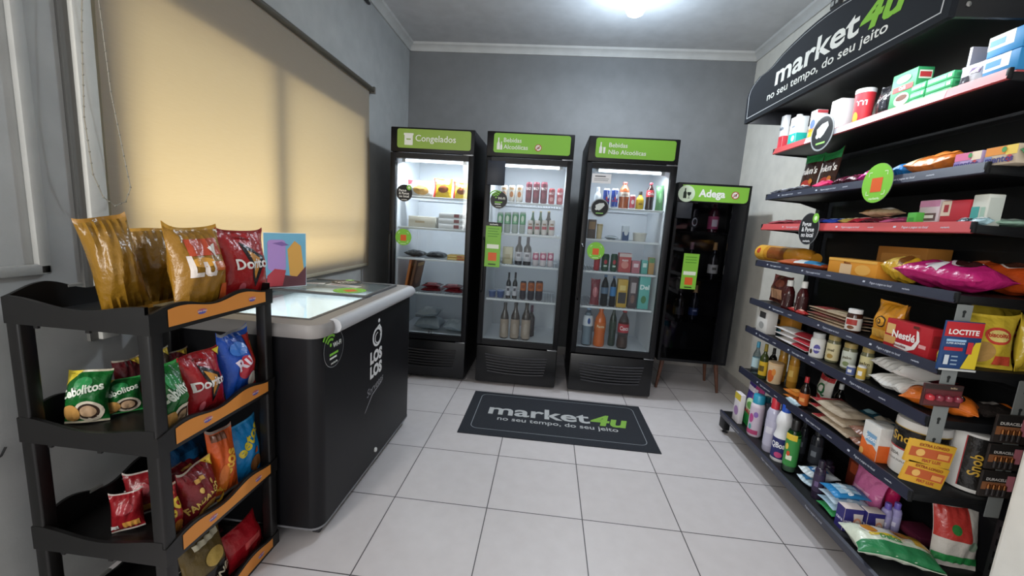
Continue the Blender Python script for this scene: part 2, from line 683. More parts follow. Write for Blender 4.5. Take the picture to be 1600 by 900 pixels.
# small black fixings under the cornice
for (x, y, z, rz, lab) in ((XR - 0.015, 1.40, 2.93, 0, 'small black double socket under the cornice above the header sign'), (XL + 0.015, 1.50, 2.95, 0, 'small black fixing under the cornice above the window blind')):
    s = -1 if x > 0 else 1
    g = G()
    g.box(-0.012, 0.012, -0.045, 0.045, -0.03, 0.03, M('#2a2a2c', 'plastic'), 0.004)
    fs = faceX(0.012) if s > 0 else faceXn(-0.012)
    g.grid(fs, -0.034, -0.008, -0.016, 0.016, M('#b5b5b0', 'plastic'), 0.0008)
    g.grid(fs, 0.008, 0.034, -0.016, 0.016, M('#b5b5b0', 'plastic'), 0.0008)
    o = tag(g.obj('socket_box'), lab, 'socket')
    o.location = (x, y, z)
g = G()
g.tube([(0, -0.06, -0.006), (0, -0.03, 0.0), (0, -0.012, 0.004), (0, 0, 0.025)], 0.003, M('#1a1a1c', 'plastic'), 6)
g.box(-0.012, 0.002, -0.066, -0.052, -0.014, 0.004, M('#1a1a1c', 'plastic'))
o = tag(g.obj('cable_end'), 'short black cable end poking out of the wall beside the snack rack', 'cable')
o.location = (XL + 0.01, -0.79, 0.59)

# ------------------------------------------------------------------ round stickers and discs
def disc_print(g, S, r, kind, off=0.001):
    if kind == 'scan':
        g.ell(S, 0, 0, r, r, M('#7fc242', 'satin'), off, 32)
        q = r * 0.36
        g.grid(S, -q, q, -q * 1.25, q * 0.75, M('#d9612f', 'satin'), off + .0005)
        W = M('#dcefc8', 'satin')
        for sx in (-1, 1):
            for sy in (-1, 1):
                g.grid(S, sx * r * .62, sx * r * .40, sy * r * .60 - .01 * r, sy * r * .56 - .01 * r, W, off + .0005)
                g.grid(S, sx * r * .62, sx * r * .58, sy * r * .60 - .01 * r, sy * r * .38 - .01 * r, W, off + .0005)
        g.text(S, 'market4u', 0, -r * 0.84, r * 0.13, W, off + .0006)
    elif kind == 'pegue':
        g.ell(S, 0, 0, r, r, M('#77797b', 'satin'), off, 32)
        g.ell(S, 0, 0, r * .96, r * .96, M('#1b1c20', 'satin'), off + .0004, 32)
        W = M('#e8e8e8', 'satin')
        g.text(S, 'Pegue', -r * .66, r * 0.18, r * 0.27, W, off + .0008, align=-1)
        g.text(S, '& Pague', -r * .66, -r * 0.16, r * 0.27, W, off + .0008, align=-1)
        g.text(S, 'no local', -r * .62, -r * 0.50, r * 0.27, W, off + .0008, align=-1)
        g.text(S, 'market4u', 0, -r * 0.82, r * 0.13, W, off + .0008)
        g.ell(S, r * .58, r * .66, r * .30, r * .30, M('#7fc242', 'satin'), off + .0009, 20)
        g.ell(S, r * .58, r * .66, r * .14, r * .14, M('#dcefc8', 'satin'), off + .0013, 14)
    elif kind == 'wifi':
        g.ell(S, 0, 0, r, r, M('#8a8c8e', 'satin'), off, 36)
        g.ell(S, 0, 0, r * .965, r * .965, M('#18191c', 'satin'), off + .0004, 36)
        GR = M('#7fc242', 'satin')
        cx, cy = -r * .34, r * .22
        for q in (.28, .50, .74):
            g.ell(S, cx, cy, r * (q + .13), r * (q + .13), GR, off + .0008, 14, q / (q + .13), math.radians(48), math.radians(150))
        g.ell(S, cx, cy + r * .04, r * .1, r * .1, GR, off + .0008, 12)
        W = M('#dfe3dc', 'satin')
        g.text(S, 'Wi-Fi', r * .30, r * .06, r * 0.26, W, off + .0008)
        g.grid(S, -r * .45, r * .4, -r * .32, -r * .20, GR, off + .0008)
        g.grid(S, -r * .45, r * .25, -r * .52, -r * .42, W, off + .0008)
        g.text(S, 'market4u', 0, -r * 0.80, r * 0.12, W, off + .0008)
    elif kind == 'mask':
        g.ell(S, 0, 0, r, r, M('#8d9294', 'satin'), off, 32)
        g.ell(S, 0, 0, r * .90, r * .90, M('#1b1d20', 'satin'), off + .0004, 32)
        W = M('#cfd6d4', 'satin')
        g.poly(S, [(-r * .45, r * .02), (-r * .1, -r * .28), (r * .18, -r * .1), (r * .5, r * .3), (r * .38, r * .55), (-r * .1, r * .5), (-r * .5, r * .28)], W, off + .0008)
        g.ell(S, -r * .35, -r * .12, r * .17, r * .14, W, off + .0009, 12)
        g.grid(S, -r * .4, r * .4, -r * .62, -r * .52, M('#8fc46a', 'satin'), off + .0008)
    elif kind == 'no18':
        g.ell(S, 0, 0, r, r, M('#b13a36', 'satin'), off, 24)
        g.ell(S, 0, 0, r * .8, r * .8, M('#e8e6dc', 'satin'), off + .0004, 24)
        g.text(S, '18', 0, -r * .34, r * .7, M('#2a2a2a', 'satin'), off + .0008)
        g.add([S(r * (.62 * t + s * .07), r * (.62 * t - s * .07), off + .0012) for t, s in ((-1, 1), (-1, -1), (1, -1), (1, 1))], [(0, 1, 2, 3)], M('#b13a36', 'satin'))


def rounded_patch(g, S, a0, a1, b0, b1, r, mat, off, corners='1111'):
    g.poly(S, rrect(a0, a1, b0, b1, r, 5), mat, off)


BLK = M('#0b0b0f', 'satin')
BLKP = M('#09090c', 'plastic')
GREEN = M('#83bd43', 'satin')
DGREEN = M('#8fae4c', 'satin')
WHT = M('#e9ebe6', 'satin')
LINER = M('#d6dbe0', 'satin')

# ------------------------------------------------------------------ upright display fridges
FY = 1.50            # door face
SHELF_Z = (1.515, 1.265, 1.01, 0.722)


def fridge(xc, label, sign, stickers, lock, ledpow, green):
    t = thing('display_fridge', label, 'fridge', (xc, FY + 0.325, 0), 0, 'glass door fridges')
    hw = 0.335
    g = G()       # black outer cabinet
    g.box(-hw, -hw + .03, -0.28, .325, .022, 2.03, BLK)
    g.box(hw - .03, hw, -0.28, .325, .022, 2.03, BLK)
    g.box(-hw + .03, hw - .03, .30, .325, .04, 2.03, BLK)
    g.box(-hw + .03, hw - .03, -0.28, .30, 1.87, 2.03, BLK)
    g.box(-hw + .03, hw - .03, -0.26, .30, .04, .335, BLK)
    g.obj('cabinet', t)
    g = G()       # white inside
    a, y0, y1, z0, z1 = hw - .034, -0.272, .296, .372, 1.866
    g.box(-a, -a + .006, y0, y1, z0, z1, LINER)
    g.box(a - .006, a, y0, y1, z0, z1, LINER)
    g.box(-a + .006, a - .006, y1 - .006, y1, z0, z1, M('#b9bec4', 'satin'))
    g.box(-a + .006, a - .006, y0, y1 - .006, z1 - .006, z1, LINER)
    g.box(-a + .006, a - .006, y0, y1 - .006, z0 - .03, z0, LINER)
    g.obj('liner', t)
    # header
    g = G()
    g.box(-hw, hw, -.325, -.28, 1.848, 2.035, BLK, .006)
    hd = g.obj('header', t)
    g = G()
    S = faceY(-.325)
    rounded_patch(g, S, -.282, .305, 1.878, 2.022, .018, green, .0012)
    for s, x, z, h in sign['text']:
        g.text(S, s, x, z, h, WHT, .0022, bold=.008, align=-1)
    for kind, x, z, h in sign['icons']:
        if kind == 'bottle':
            g.poly(S, [(x - h * .13, z), (x + h * .13, z), (x + h * .13, z + h * .5), (x + h * .05, z + h * .68), (x + h * .05, z + h), (x - h * .05, z + h), (x - h * .05, z + h * .68), (x - h * .13, z + h * .5)], WHT, .0022)
        elif kind == 'freezer':
            g.poly(S, rrect(x - h * .38, x + h * .38, z, z + h, h * .05), WHT, .0022)
            g.grid(S, x - h * .44, x + h * .44, z + h * .84, z + h * 1.02, WHT, .0026)
            g.grid(S, x - h * .2, x + h * .2, z + h * .45, z + h * .55, green, .003)
        elif kind == 'glass':
            g.poly(S, [(x - h * .16, z), (x + h * .16, z), (x + h * .2, z + h), (x - h * .2, z + h)], WHT, .0022)
        elif kind == 'no18':
            disc_print(g, faceY(-.325, x, z), h, 'no18', .0022)
    g.obj('sign_panel', hd)
    # door: frame, pane, seal
    g = G()
    fz0, fz1, fw = .342, 1.842, .042
    g.box(-hw, -hw + fw, -.325, -.285, fz0, fz1, BLK, .004)
    g.box(hw - fw, hw, -.325, -.285, fz0, fz1, BLK, .004)
    g.box(-hw + fw, hw - fw, -.324, -.285, fz1 - fw, fz1, BLK)
    g.box(-hw + fw, hw - fw, -.324, -.285, fz0, fz0 + fw, BLK)
    dr = g.obj('door', t)
    g = G()
    g.box(-hw + fw, hw - fw, -.312, -.306, fz0 + fw, fz1 - fw, M('#f3f6f7', 'glass'))
    g.obj('door_pane', dr)
    g = G()
    g.tube([(-hw + .016, -.327, .78), (-hw + .016, -.352, .80), (-hw + .016, -.352, 1.20), (-hw + .016, -.327, 1.22)], .009, BLKP, 8)
    g.obj('handle', dr)
    for (x, z, r, kind) in stickers:
        g = G()
        if kind == 'panel':
            S = faceY(-.326, x, z)
            g.grid(S, -.062, .062, -.175, .175, M('#7fb944', 'satin'), .0006)
            g.grid(S, -.062, .062, .150, .18, M('#1c1d1f', 'satin'), .0012)
            g.text(S, 'market4u', 0, .158, .012, WHT, .0016)
            for i in range(4):
                g.grid(S, -.045, .045 - .012 * (i % 2), .125 - i * .02, .133 - i * .02, M('#5f9a33', 'satin'), .0012)
            g.grid(S, -.048, .048, -.028, .005, M('#e3ead9', 'satin'), .0012)
            g.grid(S, -.034, .034, -.125, -.06, M('#d9612f', 'satin'), .0012)
            g.grid(S, -.03, .03, -.160, -.148, M('#3b5a26', 'satin'), .0012)
        elif kind == 'note':
            S = faceY(-.326, x, z)
            g.grid(S, -.072, .072, -.035, .035, M('#e6e7ea', 'paper'), .0006)
            g.grid(S, -.05, .03, .012, .020, M('#5a5c60', 'paper'), .0012)
            g.grid(S, -.055, .055, -.004, 0, M('#8d8f94', 'paper'), .0012)
            g.grid(S, -.055, .05, -.016, -.012, M('#8d8f94', 'paper'), .0012)
        elif kind == 'badge':
            S = faceY(-.326, x, z)
            g.ell(S, 0, 0, r, r, M('#4a4c50', 'satin'), .0006, 18, .72)
            g.ell(S, 0, 0, r * .3, r * .3, M('#4a4c50', 'satin'), .0006, 10)
        else:
            disc_print(g, faceY(-.326, x, z), r, kind, .0006)
        g.obj('sticker', dr)
    if lock:
        g = G()
        g.box(-hw + .016, -hw + .155, -.338, -.3255, 1.63, 1.815, M('#2b303b', 'satin'), .006)
        g.obj('lock_box', dr)
    # wire shelves with a white front rail
    for z in SHELF_Z:
        g = G()
        g.box(-.288, .288, -.262, -.254, z - .016, z, M('#dfe3e6', 'satin'), .002)
        g.box(-.288, .288, .270, .276, z - .010, z - .002, M('#dfe3e6', 'satin'))
        for i in range(25):
            x = -.284 + .568 * i / 24
            g.box(x - .0018, x + .0018, -.255, .271, z - .006, z - .001, M('#cfd4d8', 'satin'))
        g.obj('wire_shelf', t)
    # light tube
    g = G()
    g.tube([(-.235, -.246, 1.795), (.235, -.246, 1.795)], .011, M('#f4f8ff', 'emit'), 10)
    g.box(-.262, -.236, -.262, -.235, 1.78, 1.81, M('#c8ccd0', 'plastic'))
    g.box(.236, .262, -.262, -.235, 1.78, 1.81, M('#c8ccd0', 'plastic'))
    g.obj('light_tube', t)
    area('fridge_light', (xc, FY + .325 - .225, 1.775), (xc, FY + .325 + .12, 0.6), .46, .03, ledpow, (.90, .95, 1.0))
    # plinth with curved louvres
    g = G()
    g.box(-hw, hw, -.322, -.262, .016, .332, BLKP, .012)
    gr = g.obj('plinth_panel', t)
    g = G()
    for i in range(7):
        z = .105 + i * .024
        pts = []
        for k in range(13):
            u = -1 + 2 * k / 12
            pts.append((u * (.235 + .004 * i), -.326 - .004 * (1 - u * u), z + .012 * u * u))
        g.tube(pts, .0062, M('#24242a', 'plastic'), 6)
    g.obj('vent_grille', gr)
    for z in (.337, 1.845):
        g = G()
        g.box(hw - .085, hw - .004, -.335, -.300, z - .004, z + .004, M('#8d8f92', 'metal'), .002)
        g.lathe([(.007, -.006), (.007, .008), (0, .010)], M('#8d8f92', 'metal'), 10, (hw - .02, -.318, z))
        g.obj('hinge', t)
    for x in (-.28, .28):
        g = G()
        g.lathe([(.02, 0), (.022, .01), (.014, .02), (.014, .045)], BLKP, 12, (x, -.24, 0))
        g.obj('foot', t)
        g = G()
        g.lathe([(.02, 0), (.022, .01), (.014, .02), (.014, .045)], BLKP, 12, (x, .26, 0))
        g.obj('foot', t)
    return t


FX = (-0.315, 0.450, 1.227)
fridge(FX[0], 'black glass door fridge under the Congelados sign, beside the chest freezer',
       dict(text=[('Congelados', -.135, 1.932, .048)], icons=[('freezer', -.19, 1.90, .088)]),
       [(-.215, 1.53, .067, 'pegue'), (-.215, 1.18, .067, 'scan'), (.03, .405, .016, 'badge')], False, 11, DGREEN)
fridge(FX[1], 'black glass door fridge of cans and bottles, between the other two glass fridges',
       dict(text=[('Bebidas', -.205, 1.957, .032), ('Alcoólicas', -.205, 1.907, .032)], icons=[('bottle', -.245, 1.90, .088), ('bottle', -.222, 1.90, .06), ('no18', .062, 1.925, .026)]),
       [(-.218, 1.52, .068, 'wifi'), (-.245, 1.165, .1, 'panel'), (.02, .42, .016, 'badge')], True, 5.0, GREEN)
fridge(FX[2], 'black glass door fridge of soft drinks, beside the low black wine cabinet',
       dict(text=[('Bebidas', -.185, 1.957, .032), ('Não Alcoólicas', -.185, 1.907, .032)], icons=[('bottle', -.245, 1.91, .08), ('glass', -.218, 1.91, .045)]),
       [(-.21, 1.505, .07, 'mask'), (-.21, 1.175, .068, 'scan'), (-.218, 1.725, .07, 'note')], False, 4.2, GREEN)

# ------------------------------------------------------------------ wine cabinet on four splayed legs
wc = thing('wine_cabinet', 'low black wine cabinet on splayed brown legs with green Adega sign', 'cabinet', (1.942, 1.93, 0))
WX0, WX1, WD = -.285, .285, .18
g = G()
g.box(WX0, WX0 + .02, -WD, WD, .262, 1.76, BLK)
g.box(WX1 - .02, WX1, -WD, WD, .262, 1.76, BLK)
g.box(WX0 + .02, WX1 - .02, WD - .015, WD, .262, 1.76, BLK)
g.box(WX0 + .02, WX1 - .02, -WD, WD - .015, 1.74, 1.76, BLK)
g.box(WX0 + .02, WX1 - .02, -WD, WD - .015, .262, .285, BLK)
g.box(WX1 - .125, WX1 - .02, -WD, -WD + .016, .285, 1.74, M('#101013', 'gloss'))
g.obj('cabinet_body', wc)
g = G()
S = faceY(-WD)
g.box(WX0 - .002, WX1 - .012, -WD - .012, -WD, 1.610, 1.748, BLK)
S = faceY(-WD - .012)
g.poly(S, [(WX0 + .03, 1.618), (WX1 - .055, 1.618), (WX1 - .035, 1.626), (WX1 - .026, 1.645), (WX1 - .024, 1.742), (WX0 + .03, 1.742)], GREEN, .001)
g.ell(S, WX0 + .065, 1.672, .066, .066, M('#cfe0c6', 'satin'), .0018, 28)
g.text(S, 'Adega', -.125, 1.655, .056, WHT, .002, bold=.035, align=-1)
D = M('#1c2a1a', 'satin')
g.poly(S, [(WX0 + .04, 1.635), (WX0 + .066, 1.635), (WX0 + .066, 1.68), (WX0 + .058, 1.692), (WX0 + .058, 1.715), (WX0 + .048, 1.715), (WX0 + .048, 1.692), (WX0 + .04, 1.68)], D, .0026)
g.poly(S, [(WX0 + .073, 1.636), (WX0 + .097, 1.636), (WX0 + .087, 1.64), (WX0 + .087, 1.655), (WX0 + .1, 1.67), (WX0 + .1, 1.685), (WX0 + .07, 1.685), (WX0 + .07, 1.67), (WX0 + .083, 1.655), (WX0 + .083, 1.64)], D, .0026)
disc_print(g, faceY(-WD - .012, .158, 1.678), .03, 'no18', .002)
g.obj('sign_panel', wc)
g = G()
g.box(WX0 + .02, WX1 - .127, -WD + .002, -WD + .008, .287, 1.61, M('#dcdce0', 'tint'))
dp = g.obj('glass_door', wc)
g = G()
S = faceY(-WD - .001, -.112, 1.045)
g.grid(S, -.062, .062, -.148, .148, GREEN, .0006)
for i in range(3):
    g.grid(S, -.045, .045, .115 - i * .022, .123 - i * .022, M('#5f9a33', 'satin'), .0012)
g.grid(S, -.05, .05, -.03, .0, M('#e3ead9', 'satin'), .0012)
g.grid(S, -.032, .032, -.112, -.05, M('#d9612f', 'satin'), .0012)
g.grid(S, -.03, .03, -.138, -.128, M('#2f4a1c', 'satin'), .0012)
g.obj('sticker', dp)
g = G()
g.box(WX0 + .002, WX0 + .125, -WD - .012, -WD - .0008, 1.475, 1.605, M('#2b2e35', 'satin'), .005)
g.obj('lock_box', dp)
for z in (.62, .985, 1.375):
    g = G()
    g.box(WX0 + .02, WX1 - .02, -WD + .03, WD - .016, z - .012, z, M('#0e0e10', 'gloss'))
    g.obj('shelf_board', wc)
WOOD = wall_mat('#5d3a2b', 0.5, 30, .25)
for sx in (-1, 1):
    for sy in (-1, 1):
        g = G()
        x0, y0 = sx * .225, sy * .125
        x1, y1 = x0 + sx * .035, y0 + sy * .02
        V, F = [], []
        g.tube([(x0, y0, .262), ((x0 + x1) / 2, (y0 + y1) / 2, .13), (x1, y1, 0.003)], .017, WOOD, 12)
        for i, p in enumerate(g.v):
            k = 1.15 - .5 * (1 - p[2] / .262)
            cx = x0 + (x1 - x0) * (1 - p[2] / .262)
            cy = y0 + (y1 - y0) * (1 - p[2] / .262)
            g.v[i] = (cx + (p[0] - cx) * k, cy + (p[1] - cy) * k, max(p[2], 0))
        g.obj('leg', wc)

# ------------------------------------------------------------------ chest freezer
cf = thing('chest_freezer', 'black chest freezer with grey rim and sliding glass lids under the window', 'freezer', (-.525, .2075, 0))
HX, HY = .335, .5325
DARK = M('#0c0c10', 'satin')
g = G()
g.prism(rrect(-HX, HX, -HY, HY, .05, 6), .055, .36, DARK)
ro = rrect(-HX, HX, -HY, HY, .05, 6)
ri = rrect(-HX + .07, HX - .07, -HY + .07, HY - .07, .04, 6)
n = len(ro)
V = [(x, y, .36) for x, y in ro] + [(x, y, .87) for x, y in ro] + [(x, y, .87) for x, y in ri] + [(x, y, .37) for x, y in ri]
F, Ms = [], []
for k in range(3):
    for i in range(n):
        j = (i + 1) % n
        F.append((k * n + i, k * n + j, (k + 1) * n + j, (k + 1) * n + i))
        Ms.append(DARK if k < 2 else M('#dfe2e4', 'satin'))
F.append(tuple(range(3 * n, 4 * n)))
Ms.append(M('#dfe2e4', 'satin'))
g.add(V, F, Ms)
g.prism(rrect(-HX - .002, HX + .002, -HY - .002, HY + .002, .05, 6), .052, .060, M('#77777b', 'satin'))
body = g.obj('freezer_body', cf)
g = G()       # rim with rounded outer edge
RIM = M('#8e8a88', 'satin')
prof = [(-.005, .858), (.006, .862), (.012, .880), (.010, .902), (.004, .914), (-.05, .920), (-.075, .914), (-.075, .87)]
rings = [rrect(-HX - d, HX + d, -HY - d, HY + d, max(.012, .05 + d), 6) for d, z in prof]
V = [(x, y, prof[k][1]) for k, rg in enumerate(rings) for x, y in rg]
F = [(k * n + i, k * n + (i + 1) % n, (k + 1) * n + (i + 1) % n, (k + 1) * n + i) for k in range(len(prof) - 1) for i in range(n)]
g.add(V, F, RIM, True)
rim = g.obj('rim', cf)
g = G()       # long silver bar along the aisle side
g.tube([(HX + .008, -HY + .10, .892), (HX + .008, HY - .06, .892)], .031, M('#b3b4b8', 'satin'), 16)
g.obj('rim_bar', rim)
for y0, y1, z in ((-HY + .075, .10, .908), (.04, HY - .072, .918)):
    g = G()
    a = HX - .078
    g.box(-a, a, y0, y1, z, z + .005, M('#e9f0f0', 'glass'))
    ld = g.obj('glass_lid', cf)
    g = G()
    FRM = M('#5b5c5e', 'satin')
    g.box(-a - .004, a + .004, y0 - .004, y0 + .016, z - .003, z + .009, FRM, .002)
    g.box(-a - .004, a + .004, y1 - .016, y1 + .004, z - .003, z + .009, FRM, .002)
    g.box(-a - .004, -a + .012, y0 + .016, y1 - .016, z - .003, z + .009, FRM)
    g.box(a - .012, a + .004, y0 + .016, y1 - .016, z - .003, z + .009, FRM)
    g.obj('lid_frame', ld)
g = G()
S = faceX(HX, 0, 0)
WL = M('#d8d8d8', 'satin')
g.text(S, 'LOS', -.005, .605, .056, WL, .001, bold=.06, maxw=.215)
g.text(S, 'LOS', -.005, .530, .056, WL, .001, bold=.06, maxw=.215)
g.ell(S, .005, .728, .056, .05, WL, .001, 28, .74)
g.ell(S, .012, .722, .036, .03, WL, .001, 24, .80, math.radians(90), math.radians(390))
g.poly(S, [(-.01, .775), (.03, .79), (.055, .765), (.065, .735), (.05, .76), (.025, .777)], WL, .0014)
g.ell(S, .025, .808, .012, .010, WL, .001, 14)
GS = M('#8f8f93', 'satin')
g.text(S, 'Sorvetes', -.01, .455, .04, GS, .001, bold=.0, shear=.35, rot=.14, maxw=.2)
g.add([S(a, b, .001) for a, b in ((.085, .485), (.06, .465), (-.05, .440), (-.135, .375), (-.13, .372), (-.045, .434), (.065, .460))], [(0, 1, 5, 6), (1, 2, 4, 5), (2, 3, 4)], GS)
g.obj('lettering', body)
g = G()
disc_print(g, faceX(HX, -.42, .795), .078, 'wifi', .0008)
g.obj('sticker', body)
g = G()
g.lathe([(.012, 0), (.012, .006), (.009, .009), (0, .009)], M('#d9d9d6', 'plastic'), 16)
lk = g.obj('lock_button', body)
lk.rotation_euler = (0, PI / 2, 0)
lk.location = (HX, -.005, .108)
for sx in (-1, 1):
    for sy in (-1, 1):
        g = G()
        g.box(-.018, .018, -.022, .022, .036, .054, BLKP, .003)
        g.prism([(.024 * math.cos(t * PI / 8), .025 + .024 * math.sin(t * PI / 8)) for t in range(16)], -.012, .012, M('#26262a', 'plastic'), 'x')
        c = g.obj('caster', cf)
        c.location = (sx * (HX - .045), sy * (HY - .06), 0)
area('freezer_light', (-.525, .2, .862), (-.525, .2, 0), .46, .86, 7.0, (.93, .97, 1.0))

# ------------------------------------------------------------------ logo mat
rg = thing('floor_mat', 'dark charcoal doormat with white and green lettering in front of the fridges', 'mat', (.796, .993, 0))
g = G()
g.box(-.641, .641, -.333, .333, 0, .006, wall_mat('#1b1f27', .95, 160, .25, .2), .002)
mt = g.obj('mat_pile', rg)
S = faceZ(.006)
g = G()
LG, LGR, LN = M('#a9abac', 'cloth'), M('#7aa548', 'cloth'), M('#7d8288', 'cloth')
def logo(g, S, x0, wd, zb, h, wm, gm, zt, ht, wtag, xtag, off):
    v, f, w1 = text_geo('market', .022, 0)
    v2, f2, w2 = text_geo('4u', .03, .22)
    k = wd / (w1 + w2 + .02)
    g.add([S(x0 + x * k, zb + y * h, off) for x, y in v], f, wm)
    g.add([S(x0 + (w1 + .02 + x) * k, zb + (y - .08) * h * 1.06, off) for x, y in v2], f2, gm)
    v, f, w3 = text_geo('no seu tempo, do seu jeito', .012, 0)
    kk = wtag / w3
    g.add([S(xtag + x * kk, zt + y * ht, off) for x, y in v], f, wm)


logo(g, S, -.485, .985, -.035, .145, LG, LGR, -.118, .052, .825, -.41, .0012)
o_, i_ = rrect(-.575, .580, -.262, .285, .05, 6), rrect(-.570, .575, -.257, .280, .045, 6)
n_ = len(o_)
g.add([S(a, b, .001) for a, b in o_ + i_], [(i, (i + 1) % n_, n_ + (i + 1) % n_, n_ + i) for i in range(n_)], LN)
g.obj('lettering', mt)

# ------------------------------------------------------------------ snack rack: four trays on four posts
RX0, RX1, RY0, RY1 = -.775, -.355, -.815, -.343
TRAY_Z = (1.012, .672, .337, .018)
rk = thing('snack_rack', 'black plastic four tier snack rack with orange wavy price strips beside the freezer', 'rack', (0, 0, 0))
RB = M('#0f0e0e', 'plastic')
for sx, x in ((0, RX0 + .02), (1, RX1 - .022)):
    for y in (RY0 + .02, RY1 - .02):
        g = G()
        g.rprism(x - .019, x + .019, y - .019, y + .019, 0.0, 1.02, .006, RB, 3)
        g.obj('post', rk)


def wave(t, ph=0.0):
    return .5 - .5 * math.cos(2 * PI * (t * 2 + ph))


for k, z in enumerate(TRAY_Z):
    g = G()
    g.box(RX0 + .004, RX1 - .004, RY0 + .004, RY1 - .004, z - .012, z, RB)
    tr = g.obj('tray', rk)
    # front and back wavy rims run along y, the two ends are straighter
    N_ = 36
    for nm, x0, x1, base, amp in (('tray_rim', RX1 - .010, RX1, .034, .022), ('tray_rim', RX0, RX0 + .010, .048, .035)):
        g = G()
        top = [(RY0 + (RY1 - RY0) * i / N_, z + base + amp * wave(i / N_, .12)) for i in range(N_ + 1)]
        poly = [(RY0, z - .018)] + top + [(RY1, z - .018)]
        poly = [poly[0]] + poly[1:-1] + [poly[-1]]
        nn = len(top)
        V, F = [], []
        for x in (x0, x1):
            for y, zz in top:
                V += [(x, y, z - .018), (x, y, zz)]
        for i in range(nn - 1):
            a = 2 * i
            F += [(a, a + 2, a + 3, a + 1), (2 * nn + a, 2 * nn + a + 1, 2 * nn + a + 3, 2 * nn + a + 2), (a + 1, a + 3, 2 * nn + a + 3, 2 * nn + a + 1), (a, 2 * nn + a, 2 * nn + a + 2, a + 2)]
        F += [(0, 1, 2 * nn + 1, 2 * nn), (2 * nn - 2, 4 * nn - 2, 4 * nn - 1, 2 * nn - 1)]
        g.add(V, F, RB)
        g.obj(nm, tr)
    for y0, y1 in ((RY0, RY0 + .010), (RY1 - .010, RY1)):
        g = G()
        V, F = [], []
        nn = 19
        for y in (y0, y1):
            for i in range(nn):
                x = RX0 + .01 + (RX1 - RX0 - .02) * i / (nn - 1)
                V += [(x, y, z - .018), (x, y, z + .045 + .012 * math.cos(PI * i / (nn - 1) * 2))]
        for i in range(nn - 1):
            a = 2 * i
            F += [(a, a + 2, a + 3, a + 1), (2 * nn + a, 2 * nn + a + 1, 2 * nn + a + 3, 2 * nn + a + 2), (a + 1, a + 3, 2 * nn + a + 3, 2 * nn + a + 1), (a, 2 * nn + a, 2 * nn + a + 2, a + 2)]
        g.add(V, F, RB)
        for x in (RX0 + .09, RX0 + .24):
            g.box(x - .006, x + .006, y0 + .002, y1 - .002, z - .026, z - .018, RB)
        g.obj('tray_end', tr)
    # handle slot shows as a paler slit in the back rim
    g = G()
    g.box(RX0 - .001, RX0 + .0115, -.67, -.63, z + .058, z + .065, M('#8c8b86', 'plastic'))
    g.obj('handle_slot', tr)
    # orange price strip with small logos
    g = G()
    S = faceX(RX1)
    pts = [(RY0 + .052 + (RY1 - RY0 - .092) * i / N_, z + .030 + .016 * wave((i / N_) * .82 + .1, .12)) for i in range(N_ + 1)]
    V = []
    for y, zz in pts:
        V += [(RX1 + .0015, y, z - .006), (RX1 + .0015, y, zz)]
    g.add(V, [(2 * i, 2 * i + 2, 2 * i + 3, 2 * i + 1) for i in range(N_)], M('#d98a3a', 'card'))
    for y in (-.655, -.45):
        g.ell(S, y, z + .017, .017, .0065, M('#b9627a', 'card'), .002, 14)
        g.ell(S, y, z + .012, .014, .004, M('#5a5cae', 'card'), .0025, 12)
        g.text(S, 'elma chips', y, z + .0145, .0055, M('#e6d8d0', 'card'), .003)
    g.obj('price_strip', tr)

# ------------------------------------------------------------------ wall shelving with price rails
GX, GXB, GY0, GY1 = 2.0, 2.385, -.29, 1.03
RAILS = ((1.903, 1.870, 'red'), (1.627, 1.592, 'navy'), (1.441, 1.405, 'red'), (1.211, 1.175, 'navy'), (.962, .927, 'navy'), (.775, .738, 'navy'), (.492, .452, 'navy'))
DECK = [a - .010 for a, b, c in RAILS] + [.142]
sh = thing('wall_shelving', 'tall black shelving unit with seven shelves and price rails along the wall', 'shelves', (0, 0, 0))
SB = M('#131416', 'satin')
SBS = M('#1d1e21', 'satin')
NAVY, REDR = M('#262838', 'plastic'), M('#b5484a', 'plastic')
g = G()
g.box(GXB, GXB + .02, GY0 - .08, GY1 + .09, .10, 2.06, SB)
for z in [i * .25 + .35 for i in range(7)]:
    g.box(GXB - .002, GXB, GY0 - .08, GY1 + .09, z, z + .004, SBS)
g.obj('back_panel', sh)
for y in (GY0 + .02, GY1 + .05):
    g = G()
    g.box(GXB - .042, GXB, y - .02, y + .02, .0, 2.10, SBS)
    for i in range(38):
        g.box(GXB - .0425, GXB - .042, y - .008, y - .003, .15 + i * .05, .175 + i * .05, M('#060607', 'matte'))
        g.box(GXB - .0425, GXB - .042, y + .003, y + .008, .15 + i * .05, .175 + i * .05, M('#060607', 'matte'))
    g.obj('upright', sh)
WT = M('#b9bcc6', 'plastic')
